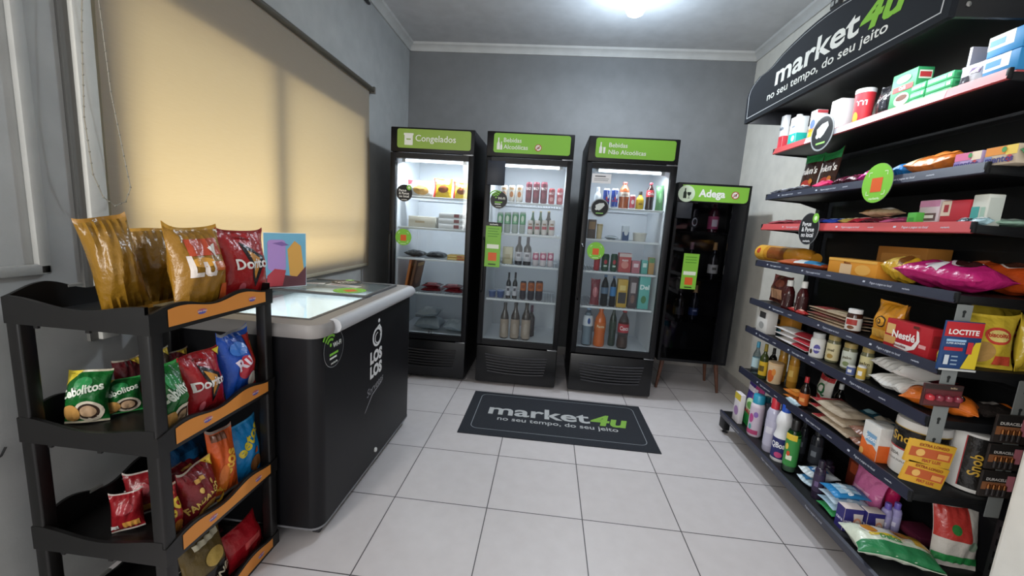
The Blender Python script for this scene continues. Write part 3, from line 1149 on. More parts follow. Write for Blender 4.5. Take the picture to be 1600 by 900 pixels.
for k, (zt, zb, c) in enumerate(RAILS):
    g = G()
    z = zt - .010
    g.box(GX + .004, GXB - .043, GY0, GY1, z - .024, z, SB, .002)
    for y in (GY0, GY1 - .003):
        g.prism([(GX + .006, z - .026), (GX + .006, z - .002), (GXB - .043, z - .002), (GXB - .043, z - .075), (GX + .20, z - .035)], y + .0005, y + .0025, SB, 'y')
    b = g.obj('shelf_board', sh)
    g = G()
    col = REDR if c == 'red' else NAVY
    g.prism([(GX + .006, zt), (GX - .002, zt + .001), (GX - .010, zb + .002), (GX - .006, zb - .002), (GX + .004, zb)], GY0, GY1, col, 'y')
    S0 = lambda a, bb, o: (GX - .010 - o + .008 * bb / (zt - zb), -a, zb + bb)
    hgt = zt - zb
    if k == 0:
        g.grid(S0, -(GY1 - .32), -(GY0 + .20), hgt * .06, hgt * .94, M('#c9ccd4', 'card'), .0012)
    else:
        for i, y in enumerate((.80, .45, .02) if k % 2 else (.7, .25, -.08)):
            g.text(S0, 'Pegue e pague no local', -y, hgt * .38, .0085, WT, .0012, bold=.01)
            g.grid(S0, -y - .095, -y - .082, hgt * .42, hgt * .62, WT, .0012)
            g.text(S0, 'market4u', -y + .12, hgt * .4, .006, WT, .0012)
    for y in (GY0, GY1):
        g.box(GX - .008, GX + .004, y - .006, y + .006, zb, zt, SB, .002)
    g.obj('price_rail', b)
g = G()
BX = 1.932
g.box(BX + .012, GXB, GY0 - .02, GY1 + .055, .112, .142, SB, .003)
g.prism([(BX, .145), (BX + .012, .15), (BX + .02, .115), (BX + .006, .108)], GY0 - .02, GY1 + .055, NAVY, 'y')
S0 = faceXn(BX)
for i, y in enumerate((.85, .45, .05)):
    g.text(lambda a, bb, o: (BX - o + .004, -a, .112 + bb), 'Pegue e pague no local', -y, .012, .009, WT, .004, bold=.01)
g.box(BX + .008, BX + .05, GY1 - .02, GY1 + .058, .03, .135, SB, .006)
g.box(BX + .20, GXB, GY0, GY1 + .03, .03, .112, SB)
bd = g.obj('base_deck', sh)
for y in (GY0 + .03, GY1 + .02):
    g = G()
    g.lathe([(.018, 0), (.018, .008), (.008, .012), (.008, .032)], M('#5b5b5e', 'metal'), 12, (BX + .04, y, 0))
    g.obj('foot', sh)

# header sign: arched face on a deep dark box
hs = thing('header_sign', 'arched black header sign with white and green lettering above the wall shelving', 'sign', (0, 0, 0))
SX = 1.822
arch = [(1.095, 2.058), (1.105, 2.212), (1.09, 2.245), (1.055, 2.272), (.975, 2.300), (.90, 2.300), (.838, 2.309), (.75, 2.336), (.661, 2.352), (.56, 2.366), (.46, 2.373), (.38, 2.374), (.28, 2.368), (.18, 2.354), (.09, 2.336), (.0, 2.309), (-.06, 2.300), (-.14, 2.300), (-.21, 2.272), (-.245, 2.245), (-.262, 2.212), (-.250, 2.058)]
g = G()
g.prism(arch, SX, SX + .02, M('#1f2227', 'matte'), 'x')
fp = g.obj('sign_face', hs)
g = G()
g.box(SX + .02, GXB, -.248, 1.092, 2.245, 2.262, SB)
g.box(SX + .02, GXB, -.250, -.238, 2.060, 2.245, SBS)
g.box(SX + .02, GXB, 1.082, 1.094, 2.060, 2.245, SBS)
g.box(SX + .02, GXB, -.238, 1.082, 2.135, 2.147, SB)
g.lathe([(.008, 0), (.008, .004), (0, .006)], M('#a8a8a8', 'metal'), 10, (0, 0, 0))
g.v[-30:] = [(p[0] + SX + .05, -.25 - p[2], 2.095 + p[1]) for p in g.v[-30:]]
g.obj('sign_box', hs)
g = G()
S = faceXn(SX, 0, 0)
inn = [(y * .962 + .016, 2.082 + (z - 2.058) * .885) for y, z in arch]
inn2 = [(y * .955 + .019, 2.086 + (z - 2.058) * .865) for y, z in arch]
nA = len(inn)
g.add([S(-y, z, .001) for y, z in inn + inn2], [(i, (i + 1) % nA, nA + (i + 1) % nA, nA + i) for i in range(nA)], M('#c4c7ca', 'matte'))
logo(g, S, -.775, .85, 2.187, .100, M('#e9ebe6', 'matte'), M('#83bd43', 'matte'), 2.126, .040, .845, -.84, .0012)
g.obj('lettering', fp)
g = G()
g.box(SX + .05, SX + .068, -.16, 1.0, 2.122, 2.135, M('#eef4ff', 'emit'), .002)
g.obj('light_strip', hs)
area('sign_strip_light', (SX + .059, .42, 2.119), (SX + .16, .42, 1.0), 1.15, .02, 8.5, (.92, .96, 1.0))


# round discs clipped on the rails
def rail_disc(py_, z, r, kind, label):
    g = G()
    g.T = Matrix.Translation((GX - .022, py_, z)) @ Matrix.Rotation(-PI / 2, 4, 'Z')
    g.prism([(r * math.cos(t * PI / 16), r * math.sin(t * PI / 16)) for t in range(32)], -.001, .001, M('#77797b', 'satin'), 'y')
    disc_print(g, faceY(-.001), r, kind, .0006)
    g.box(-.008, .008, 0.001, .014, -.01, .01, M('#c8c8c8', 'plastic'))
    o = tag(g.obj('rail_disc'), label, 'sign')
    return o


rail_disc(.545, 1.893, .088, 'mask', 'dark round disc with white face mask icon clipped on the topmost shelf rail')
rail_disc(.120, 1.602, .080, 'scan', 'bright green round disc clipped on the second shelf rail from the top')
rail_disc(.520, 1.412, .082, 'pegue', 'black Pegue disc with small green dot clipped on the red third shelf rail')

# clip strips hanging at the near end of the shelves
def strip(x, z0, z1, label, y=-.300):
    g = G()
    MS = M('#7b7f7e', 'satin')
    g.box(x - .024, x + .024, y - .0012, y + .0012, z0, z1, MS, .0004, 1)
    i = 0
    zz = z1 - .03
    while zz > z0 + .03:
        g.box(x - .0035, x + .0035, y - .0018, y - .0010, zz - .012, zz + .004, M('#2c2e2e', 'matte'))
        g.ell(faceY(y - .0016), x, zz + .006, .006, .006, M('#2c2e2e', 'matte'), .0004, 10)
        zz -= .075
    g.box(x - .01, x + .01, y, y + .012, z1 - .012, z1, MS)
    return tag(g.obj('clip_strip'), label, 'display strip')


strip(2.020, .640, 1.172, 'grey metal clip strip carrying the glue card and matches at the shelf front corner')
strip(2.262, .430, .930, 'grey metal clip strip carrying the battery packs at the shelf end')

# ------------------------------------------------------------------ packs: each builder returns shapes with the front towards -y and the base at z = 0
def pouch(w, h, t, col, front=(), seed=1, back=None, lie=False, seal=.055, nu=18, nv=22, fin='film', sealcol=None, crumple=1.0):
    rnd = random.Random(seed)
    ph = [rnd.uniform(0, 6.28) for _ in range(10)]
    k1, k2 = rnd.uniform(5, 9), rnd.uniform(3, 6)

    def thick(a, b):
        u, v = max(-1, min(1, 2 * a / w)), max(0, min(1, b / h))
        e = min(v, 1 - v)
        gg = max(0.0, (e - seal) / (.5 - seal)) ** (.36 if lie else .52)
        ee = max(0.0, 1 - abs(u) ** (4.2 if lie else 2.6)) ** (.5 if lie else .62)
        base = t / 2 * gg * ee
        pl = .07 * t * math.exp(-max(0, e - seal) / .10) * math.sin(k1 * 2.4 * u + ph[0]) * ee * (1 if e > seal else .3)
        wr = .045 * t * (math.sin(k2 * u + 5 * v + ph[1]) * math.sin(7 * v - 3 * u + ph[2]) + .6 * math.sin(k1 * u * 1.4 - 9 * v + ph[3])) * ee * gg
        return max(.0012, base + (pl + wr) * crumple)

    def shape(a, b, y):
        v = max(0, min(1, b / h))
        e = min(v, 1 - v)
        gg = max(0.0, (e - seal) / (.5 - seal)) ** .5
        x = a * (1 - .09 * gg) + .012 * w * math.sin(6 * v + ph[4]) * crumple
        z = b + .012 * h * math.sin(4 * a / w + ph[5]) * (1 if v > .5 else 0) * crumple * (2 * v - 1)
        z += .05 * h * abs(2 * a / w) ** 5 * max(0, v - .8) / .2 * (0 if lie else 1) * (1 + .6 * math.sin(ph[7] + a * 9))
        y += .10 * t * math.sin(5 * a / w + ph[6]) * (1 - gg) * crumple
        return (x, y, z)

    def SF(a, b, o):
        return shape(a, b, -thick(a, b) - o)

    def SBk(a, b, o):
        return shape(a, b, thick(a, b) + o)
    g = G()
    if lie:
        g.T = Matrix.Translation((0, -h / 2, t / 2)) @ Matrix.Rotation(-PI / 2, 4, 'X')
    V, F, Ms = [], [], []
    sc_ = M(sealcol, fin) if sealcol else None
    for S in (SF, SBk):
        n0 = len(V)
        V += [S(-w / 2 + w * i / nu, h * j / nv, 0) for j in range(nv + 1) for i in range(nu + 1)]
        for j in range(nv):
            for i in range(nu):
                a = n0 + j * (nu + 1) + i
                F.append((a, a + 1, a + nu + 2, a + nu + 1))
                sl = sc_ and (j < 1 or j >= nv - 1)
                Ms.append(sc_ if sl else M(col if S is SF else (back or col), fin))
    m = nv * (nu + 1)
    off = (nu + 1) * (nv + 1)
    rim = [i for i in range(nu + 1)] + [j * (nu + 1) + nu for j in range(1, nv + 1)] + [m + i for i in range(nu - 1, -1, -1)] + [j * (nu + 1) for j in range(nv - 1, 0, -1)]
    for i in range(len(rim)):
        a, b = rim[i], rim[(i + 1) % len(rim)]
        F.append((a, b, off + b, off + a))
        Ms.append(M(col, fin))
    g.add(V, F, Ms, True)
    S2 = lambda a, b, o: SF(a, b, o)
    g.prints(S2, w, h, front, fin, .0016, 3)
    return g


def carton(w, h, d, col, front=(), side=(), top=(), fin='card', bev=.0025, lie=False, left=None):
    g = G()
    g.box(-w / 2, w / 2, -d / 2, d / 2, 0, h, M(col, fin), min(bev, w / 6, h / 6, d / 6), 2)
    g.prints(faceY(-d / 2), w * .985, h * .985, front, fin)
    g.prints(faceX(w / 2), d * .985, h * .985, side, fin)
    g.prints(faceZ(h, 0, -d / 2), w * .985, d * .985, top, fin)
    if left:
        g.prints(faceXn(-w / 2), d * .985, h * .985, left, fin)
    return g


PROF = {
    'pet': ([(.0, .012), (.5, .0), (.86, .0), (1, .03), (1, .14), (.94, .28), (1, .42), (1, .62), (.86, .74), (.45, .86), (.34, .90), (.34, .95)], .93, .42),
    'wine': ([(0, .01), (.8, 0), (1, .012), (1, .57), (.93, .63), (.48, .72), (.37, .78), (.35, .97)], .80, .40),
    'beer': ([(0, .01), (.85, 0), (1, .012), (1, .50), (.85, .60), (.45, .76), (.36, .96)], .955, .42),
    'bleach': ([(0, .0), (.92, 0), (1, .02), (1, .42), (.80, .52), (.78, .58), (.96, .68), (.92, .76), (.62, .86), (.5, .88)], .86, .52),
    'jar': ([(0, 0), (.9, 0), (1, .03), (1, .74), (.86, .82), (.84, .86)], .82, .92),
    'sauce': ([(0, 0), (.92, 0), (1, .02), (1, .52), (.86, .62), (.46, .74), (.38, .82), (.38, .86)], .82, .45),
    'spray': ([(0, .0), (.92, 0), (1, .02), (1, .74), (.86, .79), (.8, .80)], .80, .84),
    'ketchup': ([(0, 0), (.95, 0), (1, .02), (.98, .45), (.92, .62), (.6, .76), (.45, .80)], .80, .55),
    'tub': ([(0, 0), (.84, 0), (.88, .02), (1, .88), (1, .9)], .88, 1.05),
    'can': ([(0, .012), (.72, .0), (.80, .012), (1, .065), (1, .90), (.86, .965), (.84, .99), (.78, .99), (.76, .97), (0, .97)], None, 1),
    'shampoo': ([(0, 0), (.9, 0), (1, .03), (1, .72), (.8, .8), (.5, .82)], .80, .6),
    'growler': ([(0, .01), (.85, 0), (1, .02), (1, .52), (.9, .64), (.42, .82), (.36, .95)], .93, .44),
}


def pr(prof, zf):
    for (r0_, z0_), (r1_, z1_) in zip(prof, prof[1:]):
        if z0_ <= zf <= z1_ and z1_ > z0_:
            return r0_ + (r1_ - r0_) * (zf - z0_) / (z1_ - z0_)
    return prof[-1][0]


def bottle(name, kind, R, h, col, fin, cap=None, label=None, spec=(), liquid=None, seg=20, neck=None):
    """one mesh for the vessel; cap and label are children. label = (z0, z1, colour)"""
    prof, zc, rc = PROF[kind]
    g = G()
    ring = []
    for (a0, b0), (a1, b1) in zip(prof, prof[1:]):
        ring += [(a0 + (a1 - a0) * k / 2, b0 + (b1 - b0) * k / 2) for k in range(2)]
    ring.append(prof[-1])
    g.lathe([(r * R, z * h) for r, z in ring], M(col, fin), seg)
    S = lambda a, b, o: ((R * pr(prof, b / h) + o) * math.sin(a / R), -(R * pr(prof, b / h) + o) * math.cos(a / R), b)
    if not label and spec:
        g.prints(S, R * 1.7, h, spec, 'satin', .0006)
    o = g.obj(name)
    if liquid:
        q = G()
        z0, z1, lc = liquid
        q.lathe([(0, z0 * h + .004)] + [(max(.002, pr(prof, z0 + (z1 - z0) * k / 8) * R - .0025), (z0 + (z1 - z0) * k / 8) * h + (.004 if k == 0 else 0)) for k in range(9)] + [(0, z1 * h)], M(lc, 'gloss'), seg)
        q.obj('drink', o)
    if cap:
        q = G()
        if kind == 'wine':
            q.lathe([(prof[-3][0] * R + .001, zc * h), (prof[-2][0] * R + .0012, (zc + .02) * h), (prof[-1][0] * R + .0012, .975 * h), (prof[-1][0] * R + .0016, h), (0, h)], M(cap, 'satin'), 16)
        else:
            q.lathe([(rc * R, zc * h), (rc * R, .985 * h), (rc * R * .9, h), (0, h)], M(cap, 'plastic'), 16)
        q.obj('cap', o)
    if label:
        z0, z1, lc = label
        q = G()
        q.lathe([(pr(prof, z0 + (z1 - z0) * k / 6) * R + .0008, (z0 + (z1 - z0) * k / 6) * h) for k in range(7)], M(lc, 'satin'), seg)
        q.prints(lambda a, b, oo: S(a, z0 * h + b, oo), R * 1.8, (z1 - z0) * h, spec, 'satin', .0014)
        q.obj('label', o)
    return o


def roll(R, h, col, spec):
    g = G()
    g.lathe([(R * .32, h * .985), (R * .32, h), (R * .85, h), (R * .97, h * .985), (R, h * .95), (R, h * .05), (R * .97, h * .015), (R * .85, 0), (R * .3, 0)], M(col, 'paper'), 28)
    S = lambda a, b, o: ((R + o) * math.sin(a / R), -(R + o) * math.cos(a / R), b)
    for i, (a0, a1, b0, b1, c) in enumerate(spec[0]):
        g.grid(S, a0 * R, a1 * R, b0 * h, b1 * h, M(c, 'film'), .0008 + .0006 * i, 14, 2)
    for s, a, b, th, c, rot in spec[1]:
        g.text(S, s, a * R, b * h, th * h, M(c, 'film'), .0035, bold=.02, rot=rot)
    return g


def put(o, label, cat, loc, rz, group=None, rx=0.0, ry=0.0):
    o.location = loc
    o.rotation_euler = (rx, ry, rz)
    R = o.rotation_euler.to_matrix()
    o.location.z += .0004 - min((R @ v.co).z for v in o.data.vertices)     # lowest point rests on what carries it
    return tag(o, label, cat, group)


# ---- on the wall shelves: front faces -x ; pixel columns give the two ends along the shelf
def pix(px, py, z):
    d = fwd + RT * ((px - 800) / FPX) + UP * ((450 - py) / FPX)
    t = (z - CAM.z) / d.z
    return CAM + d * t


def col_px(p):
    q = Vector(p) - CAM
    return 800 + FPX * q.dot(RT) / q.dot(fwd)


def rad_px(P, wpx):
    q = P - CAM
    t = Vector((q.y, -q.x, 0)).normalized()
    return wpx / 2 / (col_px(P + t * .01) - col_px(P - t * .01)) * .02


def span(k, pl_, pr_, pt, xf):
    z = DECK[k]
    yl, yr = y_at(pl_, xf, z), y_at(pr_, xf, z)
    yc = (yl + yr) / 2
    return yc, (yl - yr), z_at(pt, xf, yc) - z, z


XS, XBASE = 2.022, 1.965


def SB_(k, name, label, cat, pl_, pr_, pt, d, col, front=(), side=(), top=(), xf=None, rz=0.0, fin='card', group=None, lift=0.0, full=False):
    xf = xf or (XBASE if k == 7 else XS)
    yc, w, h, z = span(k, pl_, pr_, pt, xf)
    if full:
        yl, yr = yc + w / 2, y_at(pr_, xf + d, z)
        yc, w = (yl + yr) / 2, yl - yr
    w *= .95
    h -= lift
    return put(carton(w, h, d, col, front, side, top, fin).obj(name), label, cat, (xf + d / 2, yc, z + lift), -PI / 2 + rz, group)


def SP_(k, name, label, cat, pl_, pr_, pt, t, col, front=(), xf=None, rz=0.0, lean=.08, group=None, seed=None, fin='film', sealcol=None, ww=None, lift=0.0):
    xf = xf or (XBASE if k == 7 else XS)
    yc, w, h, z = span(k, pl_, pr_, pt, xf)
    h -= lift
    g = pouch(w * .97, h, t, col, front, seed or int(pl_), fin=fin, sealcol=sealcol)
    return put(g.obj(name), label, cat, (xf + t / 2, yc, z + lift), -PI / 2 + rz, group, rx=-lean)


def SL_(k, name, label, cat, pl_, pr_, t, depth, col, front=(), xf=None, rz=0.0, group=None, lift=0.0, seed=None, fin='film', sealcol=None):
    """a soft pack lying flat, long side along the shelf"""
    xf = xf or (XBASE if k == 7 else XS)
    z = DECK[k]
    yl, yr = y_at(pl_, xf, z + lift), y_at(pr_, xf, z + lift)
    w = (yl - yr) * .97
    g = pouch(w, depth, t, col, front, seed or int(pl_ + 9 * lift * 100), lie=True, fin=fin, sealcol=sealcol, seal=.04)
    return put(g.obj(name), label, cat, (xf + depth / 2, (yl + yr) / 2, z + lift), -PI / 2 + rz, group)


def SV_(k, name, label, cat, kind, pl_, pr_, pt, col, fin, cap=None, lab=None, spec=(), xf=None, group=None, liquid=None):
    xf = xf or (XBASE if k == 7 else XS)
    z = DECK[k]
    R = .03
    for _ in range(6):
        P = Vector((xf + R, y_at((pl_ + pr_) / 2, xf + R, z + .03), z + .03))
        R = rad_px(P, pr_ - pl_)
    h = z_at(pt, P.x, P.y) - z
    return put(bottle(name, kind, R * .98, h, col, fin, cap, lab, spec, liquid), label, cat, (P.x, P.y, z), -PI / 2 + .62, group)


# topmost shelf
SB_(0, 'milk_carton', 'red and white drink carton at the far end of the topmost shelf', 'carton', 1213, 1228, 179, .03, '#d9dde0', [('r', -1, 1, 0, .42, '#c23a45'), ('t', 'leite', 0, .6, .1, '#5a6d80')], [('r', -1, 1, 0, .42, '#c23a45')], full=True)
yc, w_, h_, z_ = span(0, 1229, 1258, 175, XS)
yl, yr = yc + w_ / 2, y_at(1258, XS + .06, z_)
yc, w_ = (yl + yr) / 2, yl - yr
tc_ = carton(w_ * .95, h_ * .92, .06, '#dde3e4', [('r', -1, 1, 0, .45, '#1fa89c'), ('e', .25, .28, .45, .1, '#bfe6df'), ('t', 'Leite', 0, .66, .08, '#63758a')], [('r', -1, 1, 0, .45, '#1fa89c')]).obj('milk_carton')
put(tc_, 'teal and white milk carton second from the far end of the topmost shelf', 'carton', (XS + .03, yc, z_), -PI / 2)
q = G()
q.lathe([(.016, 0), (.016, .016), (.013, .018), (0, .018)], M('#e6e9ea', 'plastic'), 14, (-.01, 0, h_ * .92))
q.obj('cap', tc_)
SB_(0, 'milk_carton', 'yellow and blue printed white carton behind the dark mask disc', 'carton', 1260, 1287, 169, .055, '#dadde0', [('r', -1, 1, 0, .22, '#e8a03c'), ('e', 0, .30, .85, .22, '#e8cf2c'), ('e', .1, .55, .8, .16, '#4a62c0'), ('t', 'SUCO', 0, .30, .1, '#b04020')], [('r', -1, 1, .9, 1, '#b8434a')], full=True)
SB_(0, 'milk_carton', 'tall plain white carton with blue base beside the red canister', 'carton', 1291, 1330, 151, .07, '#dfe2e4', [('r', -1, 0, 0, .25, '#9db8d8'), ('t', 'leite', -.2, .62, .08, '#8a9aa8')], [('r', -1, 1, 0, .06, '#c9ccd0')], full=True)
SV_(0, 'powder_canister', 'red canister with white lid on the topmost shelf', 'can', 'tub', 1329, 1362, 140, '#c9333c', 'satin', '#e4e6e8', (.0, .88, '#c9333c'), [('t', 'TTI', .1, .62, .14, '#f0e8e8'), ('e', -.5, .25, .4, .18, '#e09a3c')])
SP_(0, 'coffee_pouch', 'shiny black pouch between red canister and tall green box', 'pouch', 1354, 1386, 133, .05, '#17181c', [('r', -.2, .5, .25, .5, '#2a2c33')])
SB_(0, 'coffee_box', 'tall green box with white cup picture on the topmost shelf', 'box', 1384, 1424, 112, .06, '#2f8a55', [('e', .05, .30, .62, .17, '#eceee8'), ('e', .05, .34, .48, .08, '#5a3320'), ('r', -.8, .85, .52, .66, '#c23a3a'), ('e', 0, .82, .6, .1, '#8fc9a4'), ('t', 'Café', 0, .555, .08, '#f4efe6')], [('r', -.8, .8, .72, .93, '#d8dcd0'), ('r', -.7, .7, .76, .89, '#b8343a')])
yb = [y_at(1417, XS, DECK[0]), y_at(1441, XS, DECK[0]), y_at(1485, XS, DECK[0])]
lev = ('bottom', 'middle', 'top')
for s in range(2):
    w_ = (yb[s] - yb[s + 1]) * .95
    for i in range(3):
        put(carton(w_, .027, .09, '#2f9a5e', [('r', -.9, .5, .3, .75, '#7fd09a'), ('r', .6, .9, .3, .75, '#c8e8d0')], [('r', -.8, .8, .3, .7, '#247a4a')]).obj('tea_box'),
            f'flat green tea box, {lev[i]} of the stack ' + ('touching the tall green box' if s == 0 else 'next to the crumpled silver pack'), 'box', (XS + .045, (yb[s] + yb[s + 1]) / 2, DECK[0] + .0275 * i), -PI / 2, 'flat green tea boxes')
SP_(0, 'foil_pack', 'crumpled silver foil pack in front of the white purple carton', 'pack', 1486, 1524, 100, .03, '#c3c6cc', [('r', -.8, .2, .2, .5, '#4a4c54'), ('r', .1, .9, .55, .8, '#6a5a7a')], xf=2.022)
SB_(0, 'milk_carton', 'white carton with purple base standing behind the silver foil pack', 'carton', 1500, 1531, 68, .055, '#dfe3ee', [('r', -1, 1, 0, .3, '#6a4a80'), ('e', 0, .6, .6, .12, '#c8d4ee')], [('r', -1, 1, 0, .6, '#5d4270'), ('r', -1, 1, .6, 1, '#b9b4bc')], xf=2.058, full=True)
yl, yr = y_at(1530, 2.03, DECK[0]), -.275
for i in range(2):
    put(carton(yl - yr - .004, .065, .30, '#2e86c0', [('r', -1, .5, .35, 1, '#e4eef4'), ('r', -.9, 0, .5, .8, '#4a90c8')], [('r', -.9, .9, .2, .8, '#3f94c4'), ('t', 'macarrão integral', 0, .38, .22, '#9cc8de')]).obj('pasta_box'),
        'long blue box on the topmost shelf, ' + ('lower' if i == 0 else 'upper') + ' of the two stacked', 'box', (2.03 + .15, (yl + yr) / 2, DECK[0] + .012 + .066 * i), -PI / 2, 'long blue boxes')
put(carton(yl - yr, .011, .30, '#b04a4a', [], []).obj('card_tray'), 'thin red card tray under the two long blue boxes', 'tray', (2.03 + .15, (yl + yr) / 2, DECK[0]), -PI / 2)

# second shelf: sweets
for i, (a, b, c) in enumerate(((1202, 1218, 'at the far end of the second shelf'), (1218, 1234, 'second along on the second shelf'), (1234, 1251, 'nearest the brown chocolate pouches'))):
    SL_(1, 'gum_pack', 'small silver and black sweet pack ' + c, 'sweets', a, b, .04, .09, '#3a3a42', [('r', -.8, .8, .2, .5, '#b9bcc4'), ('e', 0, .7, .4, .15, '#8a8c94')], group='silver black sweet packs')
for i, (a, b, t_) in enumerate(((1240, 1267, 242), (1267, 1296, 236))):
    SP_(1, 'chocolate_pouch', 'brown chocolate sweets pouch with green top, ' + ('farther of the two' if i == 0 else 'nearer of the two'), 'pouch', a, b, t_, .035, '#3b2119',
        [('r', -1, 1, .80, 1.0, '#2f8f4f'), ('t', "m&m's", 0, .50, .17, '#e8e2da'), ('e', .0, .22, .6, .13, '#b03a30'), ('e', -.3, .17, .25, .08, '#d8c8b8'), ('e', .5, .3, .2, .07, '#c87a34')], xf=2.075, lean=.12, group='brown chocolate pouches')
SL_(1, 'sweet_pack', 'bright pink sweet pack in front of the brown chocolate pouches', 'sweets', 1267, 1293, .045, .045, '#c22a5c', [('r', -.8, .8, .3, .6, '#d8527c')])
for i, (a, b) in enumerate(((1296, 1315), (1315, 1335))):
    SL_(1, 'sweet_pack', 'dark wine coloured sweet pack ' + ('next to the pink one' if i == 0 else 'next to the magenta one'), 'sweets', a, b, .05, .09, '#4a1a2a', [('r', -.6, .7, .3, .6, '#7a2a48'), ('e', 0, .75, .4, .1, '#b0909a')])
SL_(1, 'sweet_pack', 'magenta sweet pack beside the green disc on the second shelf', 'sweets', 1336, 1358, .06, .09, '#b42a80', [('r', -.8, .6, .2, .5, '#d86ab0')])
SL_(1, 'sweet_pack', 'dark sweet pack half hidden behind the green disc', 'sweets', 1358, 1380, .05, .09, '#3c2636', [('r', -.8, .6, .3, .5, '#8a5a78')])
SL_(1, 'biscuit_pack', 'shiny blue biscuit pack nearest the green disc on the near side', 'biscuits', 1382, 1406, .065, .10, '#1f6aa8', [('r', -.8, .4, .5, .8, '#dfe8f0')])
SL_(1, 'biscuit_pack', 'long orange biscuit pack with cream end on the second shelf', 'biscuits', 1405, 1486, .075, .10, '#c9702c', [('r', -1, -.62, 0, 1, '#d9bf94'), ('r', -.5, .8, .62, .9, '#e8e4dc'), ('r', -.4, .8, .2, .5, '#d8843c')])
for a, b, c, lab in ((1487, 1531, '#b3a0cc', 'lilac mint sweet box between orange biscuits and multicoloured mints'), (1534, 1588, '#c7b6a0', 'multicoloured mint sweet box at the near end of the second shelf')):
    SB_(1, 'sweet_box', lab, 'sweets', a, b, 238 if a < 1500 else 228, .07, c, [('r', -1, .3, .55, 1, '#d8749c' if a < 1500 else '#e0903c'), ('r', .3, 1, .5, 1, '#e8d8c0' if a < 1500 else '#e8c85c'), ('r', -1, -.5, 0, .5, '#8f7ab8' if a < 1500 else '#7a86b0'), ('e', .6, .3, .2, .2, '#b8424a'), ('e', .2, .8, .15, .15, '#4f9a5a'), ('t', 'mentos', 0, .15, .34, '#3a3a78')])
SL_(1, 'sweet_pack', 'green sweet pack at the very near end of the second shelf', 'sweets', 1589, 1604, .06, .12, '#4f8a5c', [('r', -.6, .6, .2, .6, '#d8d4b0')])

# third shelf: small flat sweets and boxes
z3 = ((1198, 1223, '#a8424e', 'red sweet bar at the far end of the third shelf', '#d8c8c4'), (1223, 1249, '#92353f', 'dark red sweet bar second along on the third shelf', '#c89094'), (1249, 1277, '#3c2a58', 'dark purple sweet bar behind the black Pegue disc', '#8a78a8'), (1278, 1306, '#2b4296', 'blue sweet bar just past the black Pegue disc', '#9ab0e0'),
      (1307, 1323, '#b59a4c', 'gold sweet bar between the blue and red bars', '#e8dcb0'), (1323, 1339, '#b02a3a', 'red sweet bar next to the gold one', '#e8b0b0'), (1340, 1371, '#5a1a26', 'maroon sweet bar under the tan wafer tube', '#b06a70'), (1372, 1411, '#c95a86', 'pink and white sweet bar on the third shelf', '#f0e4ea'))
for i, (a, b, c, lab, c2) in enumerate(z3):
    SL_(2, 'sweet_bar', lab, 'sweets', a, b, .036, .12, c, [('r', -.7, .2, .25, .6, c2), ('e', .5, .5, .25, .18, c2)], group=None)
SB_(2, 'gum_box', 'small bright green gum box beside the white pink wafer box', 'sweets', 1414, 1429, 332, .05, '#5aba4a', [('r', -.6, .6, .3, .6, '#3f9a3a')])
o = SL_(2, 'wafer_tube', 'tan and white wafer tube lying on top of the sweet bars', 'biscuits', 1341, 1396, .035, .05, '#c9b08a', [('r', -1, -.4, 0, 1, '#8a6238'), ('r', .0, .8, .2, .8, '#e8e2d6')], xf=2.07, lift=.042)
SB_(2, 'wafer_box', 'white and pink sweet box with dark print, farther than the red box', 'sweets', 1430, 1463, 313, .06, '#d8cbd0', [('r', -1, 1, .75, 1, '#cf8fb0'), ('r', -.8, .8, .2, .5, '#6a5050'), ('r', -.3, .6, .3, .42, '#e8e0dc')], [], [('r', -1, 1, 0, 1, '#c9a0c0')], xf=2.05)
SB_(2, 'wafer_box', 'red sweet box with cream corner on the third shelf', 'sweets', 1464, 1510, 313, .06, '#bf2f3c', [('r', -1, -.3, .4, 1, '#e0cdb8'), ('r', -.8, -.45, .55, .85, '#a8343c')], [], [('r', -1, 1, 0, 1, '#c84a50')], xf=2.05)
SB_(2, 'wafer_box', 'teal and white sweet box at the near end of the third shelf', 'sweets', 1511, 1562, 303, .05, '#d9ddd4', [('r', -1, .1, 0, .62, '#4fa8a4'), ('r', .3, .9, .15, .6, '#a9c8b8')], [('r', -.8, .8, .1, .9, '#c8cfc6')], [('r', -1, 1, 0, 1, '#dcd9c4')], xf=2.05, full=True)
for i, (a, b, c) in enumerate(((1492, 1512, '#3f4f58'), (1513, 1540, '#9fc0c8'))):
    SL_(2, 'mint_pack', ('dark' if i == 0 else 'pale teal') + ' flat mint blister pack in front of the teal sweet box', 'sweets', a, b, .024, .024, c, [('r', -.8, .8, .2, .8, '#e4ecec' if i else '#aab4b8')])
put(pouch(.16, .09, .025, '#a9cdb8', [('r', -.8, .3, .2, .8, '#dfeee4')], 77, lie=True).obj('mint_pack'), 'pale green mint packet at the near corner of the third shelf', 'sweets', (2.16, -.236, DECK[2]), 0)

